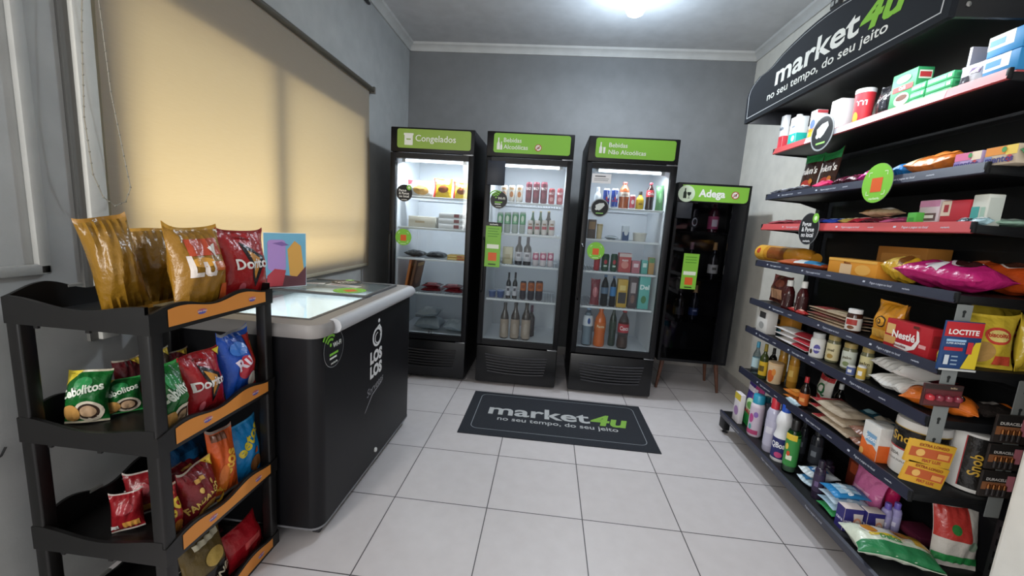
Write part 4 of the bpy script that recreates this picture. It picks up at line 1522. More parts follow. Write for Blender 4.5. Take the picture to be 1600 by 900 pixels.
# fourth shelf: biscuits
g = G()
yl, yr = y_at(1189, 2.155, DECK[3] + .05), y_at(1276, 2.155, DECK[3] + .05)
rl = yl - yr
g.T = Matrix.Rotation(PI / 2, 4, 'Y')
g.lathe([(0, 0), (.030, .002), (.050, .012), (.054, .03), (.054, rl * .35), (.053, rl * .8), (.045, rl * .9), (.012, rl * .95), (.030, rl), (0, rl)], M('#c98a2a', 'film'), 22)
g.T = Matrix.Identity(4)
SC_ = lambda a, b, o: (a, -(.054 + o) * math.cos(b / .054), (.054 + o) * math.sin(b / .054))
g.grid(SC_, .03, rl * .22, -.05, .07, M('#dba43c', 'film'), .0012, 3, 10)
g.grid(SC_, rl * .3, rl * .62, -.03, .05, M('#8a4a22', 'film'), .0012, 4, 10)
g.ell(SC_, rl * .12, .015, .022, .02, M('#b8442c', 'film'), .0018)
put(g.obj('biscuit_roll'), 'big golden biscuit roll pack at the far end of the fourth shelf', 'biscuits', (2.155, yl, DECK[3]), -PI / 2)
SL_(3, 'biscuit_pack', 'flat orange white and blue biscuit pack in front of the golden roll', 'biscuits', 1212, 1287, .042, .07, '#c05a34', [('r', -.2, .25, 0, 1, '#dfe2e0'), ('r', .25, .9, 0, 1, '#3f8ab8')])
SB_(3, 'biscuit_box', 'orange biscuit box in the middle of the fourth shelf', 'biscuits', 1290, 1369, 405, .10, '#d9912e', [('r', -.45, .05, .12, .7, '#d9b890'), ('e', .5, .45, .3, .3, '#e0a850'), ('r', -1, 1, .85, 1, '#e8b050'), ('t', 'Maizena', -.15, .72, .12, '#7a3a18')], [], [('r', -1, 1, 0, 1, '#e0a23c')])
SB_(3, 'biscuit_box', 'small orange box lying at the back behind the yellow packs', 'biscuits', 1362, 1441, 386, .10, '#b87a34', [('r', -.8, .8, .2, .8, '#c88a40')], xf=2.24)
SL_(3, 'biscuit_pack', 'crinkled yellow biscuit pack next to the orange box', 'biscuits', 1370, 1410, .105, .11, '#d0a32c', [('r', -.7, .3, .1, .5, '#e0c060'), ('e', .3, .3, .4, .2, '#7a4a20'), ('e', -.3, .75, .4, .12, '#b0602a')])
SL_(3, 'biscuit_pack', 'second crinkled yellow biscuit pack against the magenta bag', 'biscuits', 1402, 1432, .10, .11, '#cda52f', [('r', -.4, .6, .4, .8, '#8a4a20'), ('e', -.5, .3, .3, .2, '#e8d488')], xf=2.14)
put(pouch(.29, .145, .10, '#b8246c', [('e', .35, .55, .32, .3, '#2e1a1e'), ('e', .3, .62, .36, .36, '#e8dce2'), ('e', .36, .55, .30, .28, '#3a1c1c'), ('r', -.25, .02, .08, .36, '#d8d4d6'), ('r', -.5, -.25, .6, .75, '#e8c8d8'), ('e', -.3, .25, .07, .12, '#e0a8c4')], 5, lie=True).obj('biscuit_bag'),
    'big magenta biscuit bag at the near end of the fourth shelf', 'biscuits', (2.088, -.155, DECK[3]), -PI / 2 + .16, None)
put(pouch(.28, .12, .11, '#c9501f', [('e', .2, .55, .35, .34, '#e6ddd6'), ('e', .22, .5, .3, .26, '#4a2a20'), ('r', -.8, -.4, .3, .6, '#e08050')], 8, lie=True).obj('biscuit_bag'),
    'big orange biscuit bag behind the magenta one on the fourth shelf', 'biscuits', (2.272, -.145, DECK[3]), -PI / 2 + .1, None)

# fifth shelf: sauces, coffee, chocolate
SP_(4, 'coffee_pack', 'brown and red coffee pack behind the dark sauce bottles', 'pack', 1192, 1222, 431, .07, '#5a2a26', [('r', -.6, .6, .15, .5, '#d0a080'), ('e', .1, .72, .5, .14, '#8a4a38')], xf=2.09)
for i, (a, b, t_) in enumerate(((1220, 1240, 438), (1241, 1261, 440))):
    SV_(4, 'sauce_bottle', 'dark red sauce bottle with white cap, ' + ('farther of the pair' if i == 0 else 'nearer of the pair'), 'bottle', 'ketchup', a, b, t_, '#3e1416', 'gloss', '#e6e6e2', (.08, .55, '#3b1a1c'), [('p', [(-.6, .1), (.5, .1), (.75, .95), (-.3, .95)], '#e0dcd4'), ('t', 'HT', .05, .35, .3, '#3a1818')], group='dark red sauce bottles')
SL_(4, 'seasoning_pack', 'flat red seasoning packet in front of the dark sauce bottles', 'packet', 1229, 1257, .028, .028, '#b33432', [('r', -.7, .7, .2, .7, '#d8a090')])
yl, yr = y_at(1258, XS, DECK[4]), y_at(1320, XS, DECK[4])
for i in range(5):
    put(pouch((yl - yr) * .93, .12, .014, ('#b9a287', '#c4ad90', '#8d5a50')[i % 3], [('r', -.9, -.2, .1, .9, '#a0423e'), ('e', .4, .5, .4, .3, '#d8c4a0')], 40 + i, lie=True, fin='card', crumple=.4).obj('soup_packet'),
        'beige and red soup packet, ' + ('bottom', 'second', 'third', 'fourth', 'top')[i] + ' of the pile of five', 'packet', (XS + .062 + .004 * (i % 2), (yl + yr) / 2, DECK[4] + .0142 * i), -PI / 2 + .05 * (i % 3 - 1), 'pile of soup packets')
SV_(4, 'spread_jar', 'dark spread jar with white lid beside the soup packets', 'jar', 'jar', 1320, 1346, 483, '#3a1f16', 'gloss', '#e6e6e4', (.1, .62, '#d9d4cc'), [('r', -.8, .8, .45, .9, '#a83a34'), ('e', 0, .25, .5, .15, '#7a4a30')])
SP_(4, 'coffee_bag', 'tall orange bag standing open beside the red chocolate box', 'bag', 1346, 1386, 472, .075, '#cc8a22', [('e', 0, .5, .45, .14, '#3a2a1a'), ('e', 0, .5, .37, .11, '#d89a30'), ('t', 'D', 0, .44, .12, '#3a2a1a'), ('r', -.8, .8, .1, .3, '#d9a548')])
SP_(4, 'coffee_bag', 'second orange bag behind the tall orange one', 'bag', 1372, 1396, 478, .06, '#b9701f', [('r', -.6, .6, .4, .7, '#8a4a1a')], xf=2.13)
SB_(4, 'chocolate_box', 'big red chocolate box with white lettering on the fifth shelf', 'box', 1377, 1450, 505, .055, '#b3202b', [('r', -1, -.45, .15, .42, '#c89858'), ('r', -.95, -.55, .48, .85, '#d9b070'), ('p', [(-.45, .1), (.1, .06), (.45, .2), (.6, .5), (.5, .8), (.4, .84), (.46, .5), (.3, .26), (-.45, .26)], '#e8e0dc'), ('t', 'Nestlé', -.12, .42, .24, '#f2ecea'), ('r', .6, .9, .3, .42, '#e0a0a0'), ('r', .25, .5, .88, .97, '#5a2a20'), ('t', 'chocolate', -.2, .14, .09, '#7a2a2a')], [('r', -.8, .8, .4, .8, '#8a1a22')])
SP_(4, 'sweet_bag', 'small yellow bag leaning beside the red chocolate box', 'bag', 1452, 1476, 541, .04, '#d0b640', [('r', -.2, .7, .2, .5, '#4a3a1a'), ('e', .2, .7, .4, .1, '#c04a2a')])
for i, (x, y, w_, h_, rz, lab) in enumerate(((2.275, -.165, .19, .205, .1, 'tall yellow snack bag standing at the back of the fifth shelf end'), (2.165, -.245, .17, .185, -.12, 'yellow snack bag with red swirl behind the glue card'), (2.315, -.256, .13, .19, .12, 'yellow snack bag nearest the pale entrance jamb'))):
    put(pouch(w_, h_, .07, '#cdb23a', [('e', .2, .62, .5, .16, '#c8483a'), ('e', .2, .62, .4, .11, '#e0cc7a'), ('e', -.3, .3, .5, .2, '#b08a50'), ('r', .2, .8, .08, .25, '#c04a34'), ('t', 'biscoito', .2, .6, .08, '#b8302a')], 60 + i).obj('snack_bag'), lab, 'snack', (x, y, DECK[4]), rz, None, rx=-.1)

# sixth shelf: jars, tins, white bags
SB_(5, 'baking_box', 'white box with black print at the far end of the sixth shelf', 'box', 1180, 1196, 481, .06, '#d8d6d2', [('r', -.6, .6, .6, .85, '#3a3a3c'), ('e', 0, .3, .5, .14, '#9a9a98')])
SB_(5, 'baking_box', 'orange box with dark band at the far end of the sixth shelf', 'box', 1197, 1234, 489, .06, '#c08432', [('r', -.9, .1, .45, .68, '#2a2420'), ('t', 'om', -.4, .48, .14, '#e8dcc8'), ('r', .2, .9, .1, .35, '#b0702a'), ('r', -.2, .3, .0, .22, '#4aa0c0')], xf=2.135)
yl, yr = y_at(1207, XS, DECK[5]), y_at(1262, XS, DECK[5])
for i in range(3):
    put(pouch((yl - yr) * .95, .10, .030, '#d9d4d2', [('r', .1, 1, 0, 1, '#b0323c'), ('r', -.9, -.1, .2, .8, '#e4e2e0')], 81 + i, lie=True, fin='paper', crumple=.5).obj('flour_pack'),
        'white and red soft pack, ' + lev[i] + ' of the pile of three', 'pack', (XS + .052, (yl + yr) / 2, DECK[5] + .030 * i), -PI / 2 + .06 * (i - 1), 'white and red packs')
SV_(5, 'cocoa_tin', 'white tin with purple round print next to the gold lidded jars', 'tin', 'spray', 1264, 1288, 520, '#dcdcd8', 'satin', '#c4c6c6', (.04, .7, '#dcdcda'), [('e', .35, .5, .5, .28, '#5a56a0'), ('e', -.5, .3, .25, .15, '#4a3a30'), ('t', 'nata', .35, .42, .16, '#e8e8f0')])
for a, b, t_, lc, lab in ((1289, 1311, 524, '#ddd2a8', 'glass jar with cream label, farthest of the gold lidded jars'), (1313, 1337, 536, '#d2d8cc', 'glass jar with pale green label, middle of the gold lidded jars'), (1340, 1362, 542, '#d8cf9c', 'glass jar with yellowish label, nearest of the gold lidded jars')):
    SV_(5, 'preserve_jar', lab, 'jar', 'jar', a, b, t_, '#6f7056', 'gloss', '#a8935a', (.08, .70, lc), [('t', 'mel' if a < 1300 else 'palm', 0, .55, .16, '#5a5030'), ('e', 0, .25, .5, .14, '#8a9a6a' if a > 1300 else '#b0904a')], xf=2.06, group=None)
for a, b, c, lab in ((1323, 1337, '#5b6aa0', 'small blue and white tin in front of the jars'), (1338, 1353, '#c9a84a', 'small yellow tin in front of the jars')):
    SV_(5, 'spice_tin', lab, 'tin', 'can', a, b, 571, '#d0d0cc', 'satin', None, (.12, .86, c), [('r', -.5, .5, .3, .7, '#e8e8e4')])
for i, (a, b, lift, d, lab) in enumerate(((1353, 1386, 0, .2, 'white sugar bag, lower one nearest the jars'), (1387, 1404, 0, .2, 'white sugar bag, lower one nearest the orange pack'), (1356, 1388, .068, .18, 'white sugar bag, upper one nearest the jars'), (1390, 1404, .068, .18, 'white sugar bag, upper one nearest the orange pack'))):
    SL_(5, 'sugar_bag', lab, 'bag', a, b, .066, d, '#d9d7d3', [('r', -.6, .6, .3, .7, '#e2e0dd')], lift=lift, group='white sugar bags', fin='paper', xf=2.03)
SL_(5, 'seasoning_pack', 'dark red pack lying behind the white sugar bags', 'pack', 1380, 1452, .09, .1, '#6a1f26', [('r', -.7, .7, .3, .7, '#8a2f36')], xf=2.225)
put(pouch(.20, .13, .075, '#cf6a22', [('e', .35, .3, .28, .2, '#231d1c'), ('r', -.9, -.4, .5, .9, '#b83a34'), ('t', '0% 4', .35, .24, .12, '#e8e0d8')], 91, lie=True).obj('wafer_bag'), 'orange wafer pack at the near end of the sixth shelf', 'pack', (2.105, -.200, DECK[5]), -PI / 2 + .75)
put(pouch(.15, .11, .05, '#2a2523', [('r', .5, 1, 0, 1, '#cf6a22'), ('r', -.6, .2, .4, .6, '#8a8480')], 92, lie=True).obj('wafer_bag'), 'black and orange wafer pack at the near corner of the sixth shelf', 'pack', (2.262, -.215, DECK[5]), .05)

# seventh shelf: oils, tubs, rice, kitchen rolls
SV_(6, 'vinegar_bottle', 'clear bottle with blue cap at the far end of the seventh shelf', 'bottle', 'sauce', 1173, 1186, 534, '#c9d4d8', 'glass', '#3f93b4', (.2, .5, '#a9c4cc'), [])
SV_(6, 'oil_bottle', 'green oil bottle with yellow label on the seventh shelf', 'bottle', 'wine', 1184, 1198, 538, '#36401f', 'gloss', '#8a7a2a', (.1, .5, '#c9a62c'), [('r', -.7, .7, .3, .7, '#5a4a1a')])
SV_(6, 'oil_bottle', 'black oil bottle next to the green oil bottle', 'bottle', 'wine', 1199, 1212, 544, '#16140f', 'gloss', '#1a1712', (.1, .5, '#2a2416'), [], xf=2.14)
for i, (a, b, t_, lab) in enumerate(((1212, 1227, 546, 'amber preserve jar behind the orange tub, farther one'), (1228, 1245, 552, 'amber preserve jar behind the orange tub, nearer one'))):
    SV_(6, 'amber_jar', lab, 'jar', 'jar', a, b, t_, '#a8772a', 'gloss', '#9a7428', (.2, .65, '#b98a34'), [('r', -.5, .5, .3, .7, '#d0b060')], xf=2.12)
SV_(6, 'margarine_tub', 'orange and cream round tub on the seventh shelf', 'tub', 'tub', 1197, 1222, 566, '#d8c8ac', 'satin', '#cfae84', (.02, .86, '#d3ba96'), [('e', -.2, .4, .6, .35, '#c9622a'), ('e', .3, .65, .3, .2, '#d98a3c')], xf=2.04)
for i in range(2):
    SL_(6, 'biscuit_pack', 'orange packet, ' + ('lower' if i == 0 else 'upper') + ' of two lying by the soy sauce', 'packet', 1223, 1243, .026, .10, '#c9742c', [('r', -.7, .4, .2, .8, '#d98f44')], lift=.027 * i, group='orange packets by the soy sauce')
SL_(6, 'tissue_pack', 'pale blue packet lying in front of the orange packets', 'packet', 1226, 1243, .03, .026, '#9db4bf', [('r', -.7, .7, .2, .7, '#c2d2d8')], xf=1.994, lift=.0)
SV_(6, 'soy_sauce_bottle', 'dark soy sauce bottle with red cap and orange label', 'bottle', 'sauce', 1247, 1263, 589, '#1c1210', 'gloss', '#b02a30', (.1, .48, '#c2622c'), [('r', -.6, .6, .3, .6, '#e0a060')])
SP_(6, 'oat_bag', 'white oat bag with green letter Q on the seventh shelf', 'bag', 1266, 1288, 588, .05, '#d6d4ce', [('r', -1, 1, .84, 1, '#b0343a'), ('t', 'Q', 0, .32, .4, '#2f6a44'), ('e', -.4, .15, .4, .1, '#c03a3a')], xf=2.19)
SV_(6, 'glass_cruet', 'small clear glass cruet behind the rice bags', 'bottle', 'sauce', 1300, 1318, 600, '#a9adae', 'glass', '#b9bcbc', None, [], xf=2.17)
for i, (a, b, lift) in enumerate(((1266, 1322, 0), (1262, 1318, .034), (1264, 1316, .068))):
    SL_(6, 'rice_bag', 'beige rice bag, ' + lev[i] + ' of the pile of three', 'bag', a, b, .038, .15, '#bfae98', [('r', -1, -.55, 0, 1, '#a83a3e'), ('r', -.3, .6, .3, .7, '#cdbfae')], lift=lift, group='pile of beige rice bags')
SL_(6, 'sugar_bag', 'dark teal bag lying behind the beige rice bags', 'bag', 1322, 1366, .075, .12, '#2a5262', [('r', -.6, .1, .3, .7, '#8ab0bc'), ('r', .4, .9, .2, .8, '#b9b0a0')], xf=2.2)
for i in range(2):
    SL_(6, 'bean_bag', 'brown bean bag, ' + ('lower' if i == 0 else 'upper') + ' of the two beside the napkins', 'bag', 1324, 1349, .046, .14, '#8a5f4c', [('r', -.6, .6, .3, .7, '#9a7460')], lift=.047 * i, group='brown bean bags')
SB_(6, 'napkin_pack', 'white and orange napkin pack beside the black kitchen rolls', 'napkins', 1341, 1367, 662, .08, '#dcdad6', [('p', [(-1, 0), (1, 0), (1, .30), (.4, .42), (-.2, .36), (-1, .55)], '#e06a2c'), ('p', [(-.5, .45), (.7, .42), (.75, .72), (-.45, .74)], '#7ea6c8'), ('t', 'Scott', .12, .52, .13, '#f0f2f4'), ('e', -.7, .1, .25, .1, '#e8b060')], [('r', -1, 1, 0, .5, '#e06a2c')], fin='film')
SR = ([(-1.45, 1.45, .48, .84, '#1b1918'), (-1.45, 1.45, .455, .48, '#b0343a'), (-1.45, 1.45, .84, .855, '#b8963f')], [('Snob', -.42, .60, .15, '#c9a03c', 0), ('SEDA', -.75, .34, .05, '#6a6660', 0), ('FOLHA DUPLA', -.6, .24, .03, '#8a8680', 0)])
put(roll(.078, .222, '#dddbd7', SR).obj('kitchen_roll'), 'big white paper roll with black band and gold lettering behind the yellow matches cards', 'roll', (2.122, -.148, DECK[6]), -PI / 4 - .1, 'big paper rolls')
SR2 = ([(-.55, .75, .08, .95, '#1b1918'), (-.59, -.55, .08, .95, '#b0343a')], [('Snob', .10, .50, .13, '#c9a03c', PI / 2)])
put(roll(.070, .222, '#dddbd7', SR2).obj('kitchen_roll'), 'big white paper roll with gold lettering running upwards, next to the battery packs', 'roll', (2.268, -.195, DECK[6]), -PI / 4 + .2, 'big paper rolls')

# bottom deck: cleaning goods
SB_(7, 'soap_box', 'white and lilac box with yellow top at the far end of the bottom deck', 'box', 1143, 1152, 614, .03, '#d6d0d4', [('r', -1, 1, .78, 1, '#d0b83c'), ('e', 0, .4, .7, .16, '#9a78a8')])
SP_(7, 'detergent_pouch', 'purple and green detergent pouch with a pale swirl', 'pouch', 1152, 1175, 596, .04, '#4a3a86', [('r', 0, 1, .45, .95, '#b0487a'), ('r', -1, 1, 0, .3, '#2f9a4a'), ('e', 0, .47, .62, .16, '#cfe8b8'), ('e', 0, .47, .3, .08, '#5a9a4a'), ('r', -.9, .5, .76, .86, '#e4dce8'), ('t', 'ARIEL', 0, .28, .09, '#c23a3a')], xf=2.0, sealcol='#5a6a78')
SV_(7, 'air_freshener_can', 'pink and white spray can with teal cap on the bottom deck', 'can', 'spray', 1167, 1190, 617, '#cfc4ce', 'satin', '#2f93b0', (.03, .72, '#c9bccb'), [('e', -.3, .6, .4, .16, '#b04a86'), ('e', .4, .75, .35, .1, '#8a6ab0'), ('r', -1, 1, .05, .2, '#b0446e'), ('e', -.3, .3, .25, .1, '#4aa09a')])
SV_(7, 'cleaner_bottle', 'lilac cleaner bottle with teal cap behind the bleach', 'bottle', 'shampoo', 1186, 1203, 620, '#a9a6bc', 'gloss', '#3aa0b8', (.15, .6, '#b9b6cc'), [('r', -.5, .5, .4, .7, '#d0cede')], xf=2.115)
SV_(7, 'cleaner_bottle', 'lilac cleaner bottle with red cap beside the bleach', 'bottle', 'shampoo', 1190, 1213, 623, '#b0aec2', 'gloss', '#c22f3c', (.12, .6, '#b7b5c8'), [('r', -.5, .6, .5, .75, '#cfcdd8')])
SV_(7, 'bleach_bottle', 'white bleach bottle with blue cap and navy label', 'bottle', 'bleach', 1203, 1231, 633, '#dedee0', 'satin', '#2450b0', (.06, .42, '#2a2f66'), [('t', 'QBoa', .1, .55, .26, '#e8e8ec'), ('e', .3, .2, .5, .14, '#c04a7a')])
SV_(7, 'spray_cleaner_bottle', 'green and yellow labelled cleaner bottle with black cap', 'bottle', 'shampoo', 1221, 1244, 656, '#a9b4b0', 'glass', '#1c1a18', (.14, .74, '#3c8a44'), [('r', -1, 1, .82, 1, '#d9b83a'), ('e', -.4, .6, .3, .1, '#e0c050'), ('r', -.3, .6, .2, .35, '#d8e0c8'), ('e', 0, .4, .25, .08, '#c85030')], liquid=(.02, .6, '#9fb8a0'))
for i, (a, b, t_, lab) in enumerate(((1244, 1257, 656, 'dark bottle standing behind the flat white packs, farther one'), (1260, 1281, 668, 'dark squat bottle standing behind the flat white packs'))):
    SV_(7, 'polish_bottle', lab, 'bottle', 'shampoo', a, b, t_, '#23252a', 'gloss', '#1b1c1f', (.2, .6, '#34373e'), [('r', -.4, .5, .4, .7, '#7a8088')], xf=2.11)
for i in range(2):
    SL_(7, 'wipes_pack', 'white and blue wipes pack on the bottom deck, ' + ('lower one with dark print' if i == 0 else 'upper one with blue band'), 'wipes', 1243, 1263, .045, .14, ('#b9ccd8', '#c9d2d6')[i], [[('r', -.9, .2, .1, .8, '#4a90c8'), ('e', .3, .5, .2, .2, '#202830')], [('r', -.6, .6, .2, .7, '#3f78b0'), ('t', 'wipes', 0, .35, .25, '#e0e8f0')]][i], xf=2.0, group='wipes packs').location.z += .046 * i
for i, (a, b, xf_, lab) in enumerate(((1267, 1285, 1.985, 'dark purple bottle beside the wipes packs'), (1284, 1303, 2.155, 'dark purple bottle nearest the blue packs'))):
    SV_(7, 'hair_bottle', lab, 'bottle', 'shampoo', a, b, 720, '#2e2638', 'gloss', '#231d2c', (.2, .65, '#3a3048'), [('r', -.4, .4, .3, .6, '#6a5a80')], xf=xf_)
for i, (c, c2) in enumerate((('#3f9a5a', '#8fd0a0'), ('#a9c6d8', '#2f80b8'), ('#c2d4e0', '#3a8ac0'), ('#2f80b8', '#a9d0e8'))):
    SL_(7, 'pad_pack', ('green pad pack at the bottom of the blue pile', 'pale blue pad pack, second of the pile', 'pale blue pad pack, third of the pile', 'bright blue pad pack on top of the pile')[i], 'pads', 1274, 1299, .030, .15, c, [('r', -.7, .7, .2, .8, c2), ('t', 'sempre', 0, .4, .22, '#e6eef4')], xf=1.98, lift=.0, group='pile of pad packs').location.z += .0305 * i
hb = z_at(787, 1.985, -.03) - DECK[7]
for i, (x0, x1) in enumerate(((1.976, 2.052), (2.058, 2.126))):
    put(carton(x1 - x0, hb, .045, '#d3c6c0', [('r', -1, 1, .80, 1, '#2f2a70'), ('p', [(-1, 0), (-.2, 0), (.1, .4), (-.1, .82), (-1, .82)], '#2f2a70'), ('e', .42, .38, .45, .25, '#d8987a'), ('e', .45, .36, .30, .18, '#e4d0c4'), ('t', 'care', -.58, .4, .12, '#e0dcf0')], [], [], left=[('r', -1, 1, 0, 1, '#2f2a70'), ('t', 'care', 0, .4, .14, '#d8d4ec')]).obj('cotton_box'),
        'purple and cream box on the bottom deck, ' + ('the one at the front edge' if i == 0 else 'the one farther in'), 'box', ((x0 + x1) / 2, -.038 - .012 * i, DECK[7]), 0, 'purple and cream boxes')
SP_(7, 'sponge_pack', 'pale pink sponge pack in front of the bright pink one', 'pack', 1313, 1356, 740, .07, '#c96a9c', [('r', -.6, .6, .3, .6, '#dca0c0')], xf=2.135)
SP_(7, 'sponge_pack', 'bright pink sponge pack at the back of the bottom deck', 'pack', 1344, 1378, 729, .08, '#b81f58', [('r', -.5, .6, .3, .5, '#d87a9c'), ('e', 0, .75, .4, .1, '#e090b0')], xf=2.215)
SB_(7, 'soap_box', 'dark orange box standing at the back of the bottom deck', 'box', 1319, 1345, 710, .08, '#6a2a1c', [('r', -.7, .7, .4, .7, '#a84a2c')], xf=2.25)
for i, (x0, y0) in enumerate(((2.156, -.040), (2.196, -.036))):
    put(bottle('lotion_bottle', 'shampoo', .0185, z_at(786, x0, y0) - DECK[7], '#9a92c0', 'satin', '#6a5ab0', (.15, .6, '#a8a2cc'), [('r', -.4, .4, .3, .6, '#dcd8ec')]), 'small lilac lotion bottle, ' + ('beside the purple cream boxes' if i == 0 else 'nearer the back of the deck'), 'bottle', (x0, y0, DECK[7]), -PI / 4, 'lilac lotion bottles')
put(pouch(.27, .17, .085, '#cfd6c4', [('r', -1, 1, 0, .30, '#2f7a4c'), ('e', 0, .62, .75, .26, '#e4e2d4'), ('r', -.6, .3, .42, .5, '#d8b83a'), ('e', -.45, .68, .2, .16, '#d08a2c'), ('e', .35, .70, .22, .17, '#d08a2c'), ('r', .5, .95, .35, .75, '#c9a23c'), ('t', 'Delícia', -.1, .34, .11, '#3a8a4a')], 15, lie=True).obj('bread_bag'),
    'clear bread bag with yellow flower print and green edge on the bottom deck', 'bag', (2.062, -.185, DECK[7]), -.22)
SB_(7, 'hair_dye_box', 'flat plum coloured box lying behind the bread bag', 'box', 1400, 1436, 826, .10, '#5a1f36', [('r', -.7, .7, .2, .8, '#7a3048')], xf=2.25)
put(pouch(.15, .24, .07, '#cdc8c0', [('r', -1, .5, .45, .95, '#b83a34'), ('e', -.2, .62, .22, .08, '#2f7a3c'), ('r', -1, 1, .08, .2, '#2f8a4a'), ('e', .6, .4, .25, .08, '#9ab09a')], 33).obj('rice_sack'), 'white rice sack with red panel leaning at the near end of the bottom deck', 'bag', (2.288, -.2, DECK[7]), -.2, None, rx=-.22, ry=.0)

# packs hanging on the clip strips
HY_ = -.3125
def hang(name, label, cat, x0, x1, z0, z1, d, col, front, fin='card', y=HY_, ry=0.0, fn=None, group=None):
    g = carton(x1 - x0, z1 - z0, d, col, front, fin=fin, bev=.001)
    if fn:
        fn(g, x1 - x0, z1 - z0, d)
    return put(g.obj(name), label, cat, ((x0 + x1) / 2, y, z0), 0, group, ry=ry)


hang('glue_card', 'red blue and yellow glue card hanging on the clip strip', 'glue', 1.962, 2.078, .952, 1.118, .006, '#1f3f70',
     [('r', -1, 1, .70, 1, '#b8232c'), ('t', 'LOCTITE', 0, .75, .10, '#eceae6'), ('p', [(.2, .05), (1, .05), (1, .62), (.72, .6)], '#d9c030'), ('r', -.85, .2, .60, .645, '#9ac0e0'), ('r', -.9, .1, .41, .48, '#b8232c'), ('r', .3, .6, .36, .6, '#c03038'), ('t', 'SUPER BONDER', -.35, .55, .035, '#c8d8e8'), ('r', -.8, -.55, .12, .32, '#c4ccd4'), ('r', -.45, -.1, .28, .31, '#8aa0b8'), ('r', -.45, -.1, .2, .23, '#8aa0b8'), ('r', -.45, -.1, .12, .15, '#8aa0b8'), ('r', -1, 1, 0, .04, '#c0c2c0')])


def beads(g, w, h, d):
    for i in range(4):
        g.lathe([(0, -.013), (.011, -.008), (.0135, 0), (.011, .008), (0, .013)], M('#7a2a38' if i else '#b02f38', 'gloss'), 12, (-w * .36 + i * w * .24, -d / 2 - .006, h * .42))


hang('lighter_pack', 'dark red blister pack of round lighters hanging above the kitchen rolls', 'lighters', 1.940, 2.060, .822, .900, .008, '#43201f', [('r', -1, 1, .80, 1, '#2a1c1c'), ('t', 'brilho', .5, .85, .08, '#b09a80'), ('r', -.95, .95, .08, .76, '#5a2328')], fn=beads)
MF = [('r', -.92, .92, .30, .72, '#b8572c'), ('e', -.45, .5, .2, .16, '#e0b060'), ('t', 'EXTRA LONGO', .05, .80, .12, '#8a3a1c'), ('t', 'FIAT LUX', .15, .12, .13, '#a8402a'), ('r', .3, .8, .38, .60, '#d89a50')]
hang('matchbox_card', 'yellow extra long matches card hanging in front of the kitchen rolls, upper one', 'matches', 1.925, 2.075, .600, .682, .010, '#d0a030', MF, ry=.12, group='yellow matches cards')
hang('matchbox_card', 'yellow extra long matches card hanging lowest on the clip strip', 'matches', 1.925, 2.065, .520, .598, .010, '#cf9c2c', MF, ry=.2, group='yellow matches cards')
BF = [('r', -1, 1, .62, 1, '#1a1818'), ('t', 'DURACELL', -.1, .66, .10, '#c8c4c0'), ('r', -1, 1, .30, .60, '#8a5a3a'), ('r', .5, 1, .3, .9, '#b8707c')]


def cells(g, w, h, d):
    for i in range(4):
        x = -w * .28 + i * w * .17
        g.lathe([(0, 0), (.0055, 0), (.0055, .024), (0, .024)], M('#2a2626', 'gloss'), 10, (x, -d / 2 - .003, h * .1))
        g.lathe([(.0055, 0), (.0055, .014), (.0022, .014), (.0022, .017), (0, .017)], M('#b0784a', 'metal'), 10, (x, -d / 2 - .003, h * .1 + .024))


for i, (z0, z1, w_) in enumerate(((.715, .815, 'topmost'), (.618, .708, 'middle'), (.515, .610, 'lowest'))):
    hang('battery_pack', f'black and copper battery blister pack, {w_} of three on the clip strip', 'batteries', 2.185, 2.285, z0, z1, .008, '#2a2422', BF, fn=cells, group='battery packs')

# ------------------------------------------------------------------ what stands in the fridges
FSH = ((1.515, 1.265, 1.01, .722, .372),) * 3
FROW = 1.605


def keep(fr, x, half):
    return min(max(x, FX[fr] - .292 + half), FX[fr] + .292 - half)


def fspan(fr, k, a, b, t, y):
    z = FSH[fr][k]
    x0, x1 = x_at(a, y, z), x_at(b, y, z)
    h = z_at(t, (x0 + x1) / 2, y) - z
    return (x0 + x1) / 2, x1 - x0, min(h, (FSH[fr][k - 1] - .022 - z) if k else h), z


def FV(fr, k, name, label, cat, kind, a, b, t, col, fin, cap=None, lab=None, spec=(), y=FROW, group=None, liquid=None):
    x, w_, h, z = fspan(fr, k, a, b, t, y)
    R = w_ * .47
    return put(bottle(name, kind, R, h, col, fin, cap, lab, spec, liquid, seg=18), label, cat, (keep(fr, x, R), y + R, z), 0, group)


def FB(fr, k, name, label, cat, a, b, t, d, col, front=(), side=(), top=(), y=FROW, group=None, fin='card', lift=0.0):
    x, w_, h, z = fspan(fr, k, a, b, t, y)
    return put(carton(w_ * .96, h - lift, d, col, front, side, top, fin).obj(name), label, cat, (keep(fr, x, w_ / 2), y + d / 2, z + lift), 0, group)


def FP(fr, k, name, label, cat, a, b, t, th, col, front=(), y=FROW, group=None, lean=.1, fin='film', seed=None, sealcol=None):
    x, w_, h, z = fspan(fr, k, a, b, t, y)
    return put(pouch(w_ * .97, h, th, col, front, seed or int(a), fin=fin, sealcol=sealcol).obj(name), label, cat, (keep(fr, x, w_ / 2), y + th / 2, z), 0, group, rx=-lean)


def FL(fr, k, name, label, cat, a, b, th, depth, col, front=(), y=FROW, group=None, lift=0.0, fin='film', seed=None):
    z = FSH[fr][k]
    x0, x1 = x_at(a, y, z + lift), x_at(b, y, z + lift)
    return put(pouch((x1 - x0) * .97, depth, th, col, front, seed or int(a + lift * 900), lie=True, fin=fin).obj(name), label, cat, (keep(fr, (x0 + x1) / 2, (x1 - x0) / 2), y + depth / 2, z + lift), 0, group)


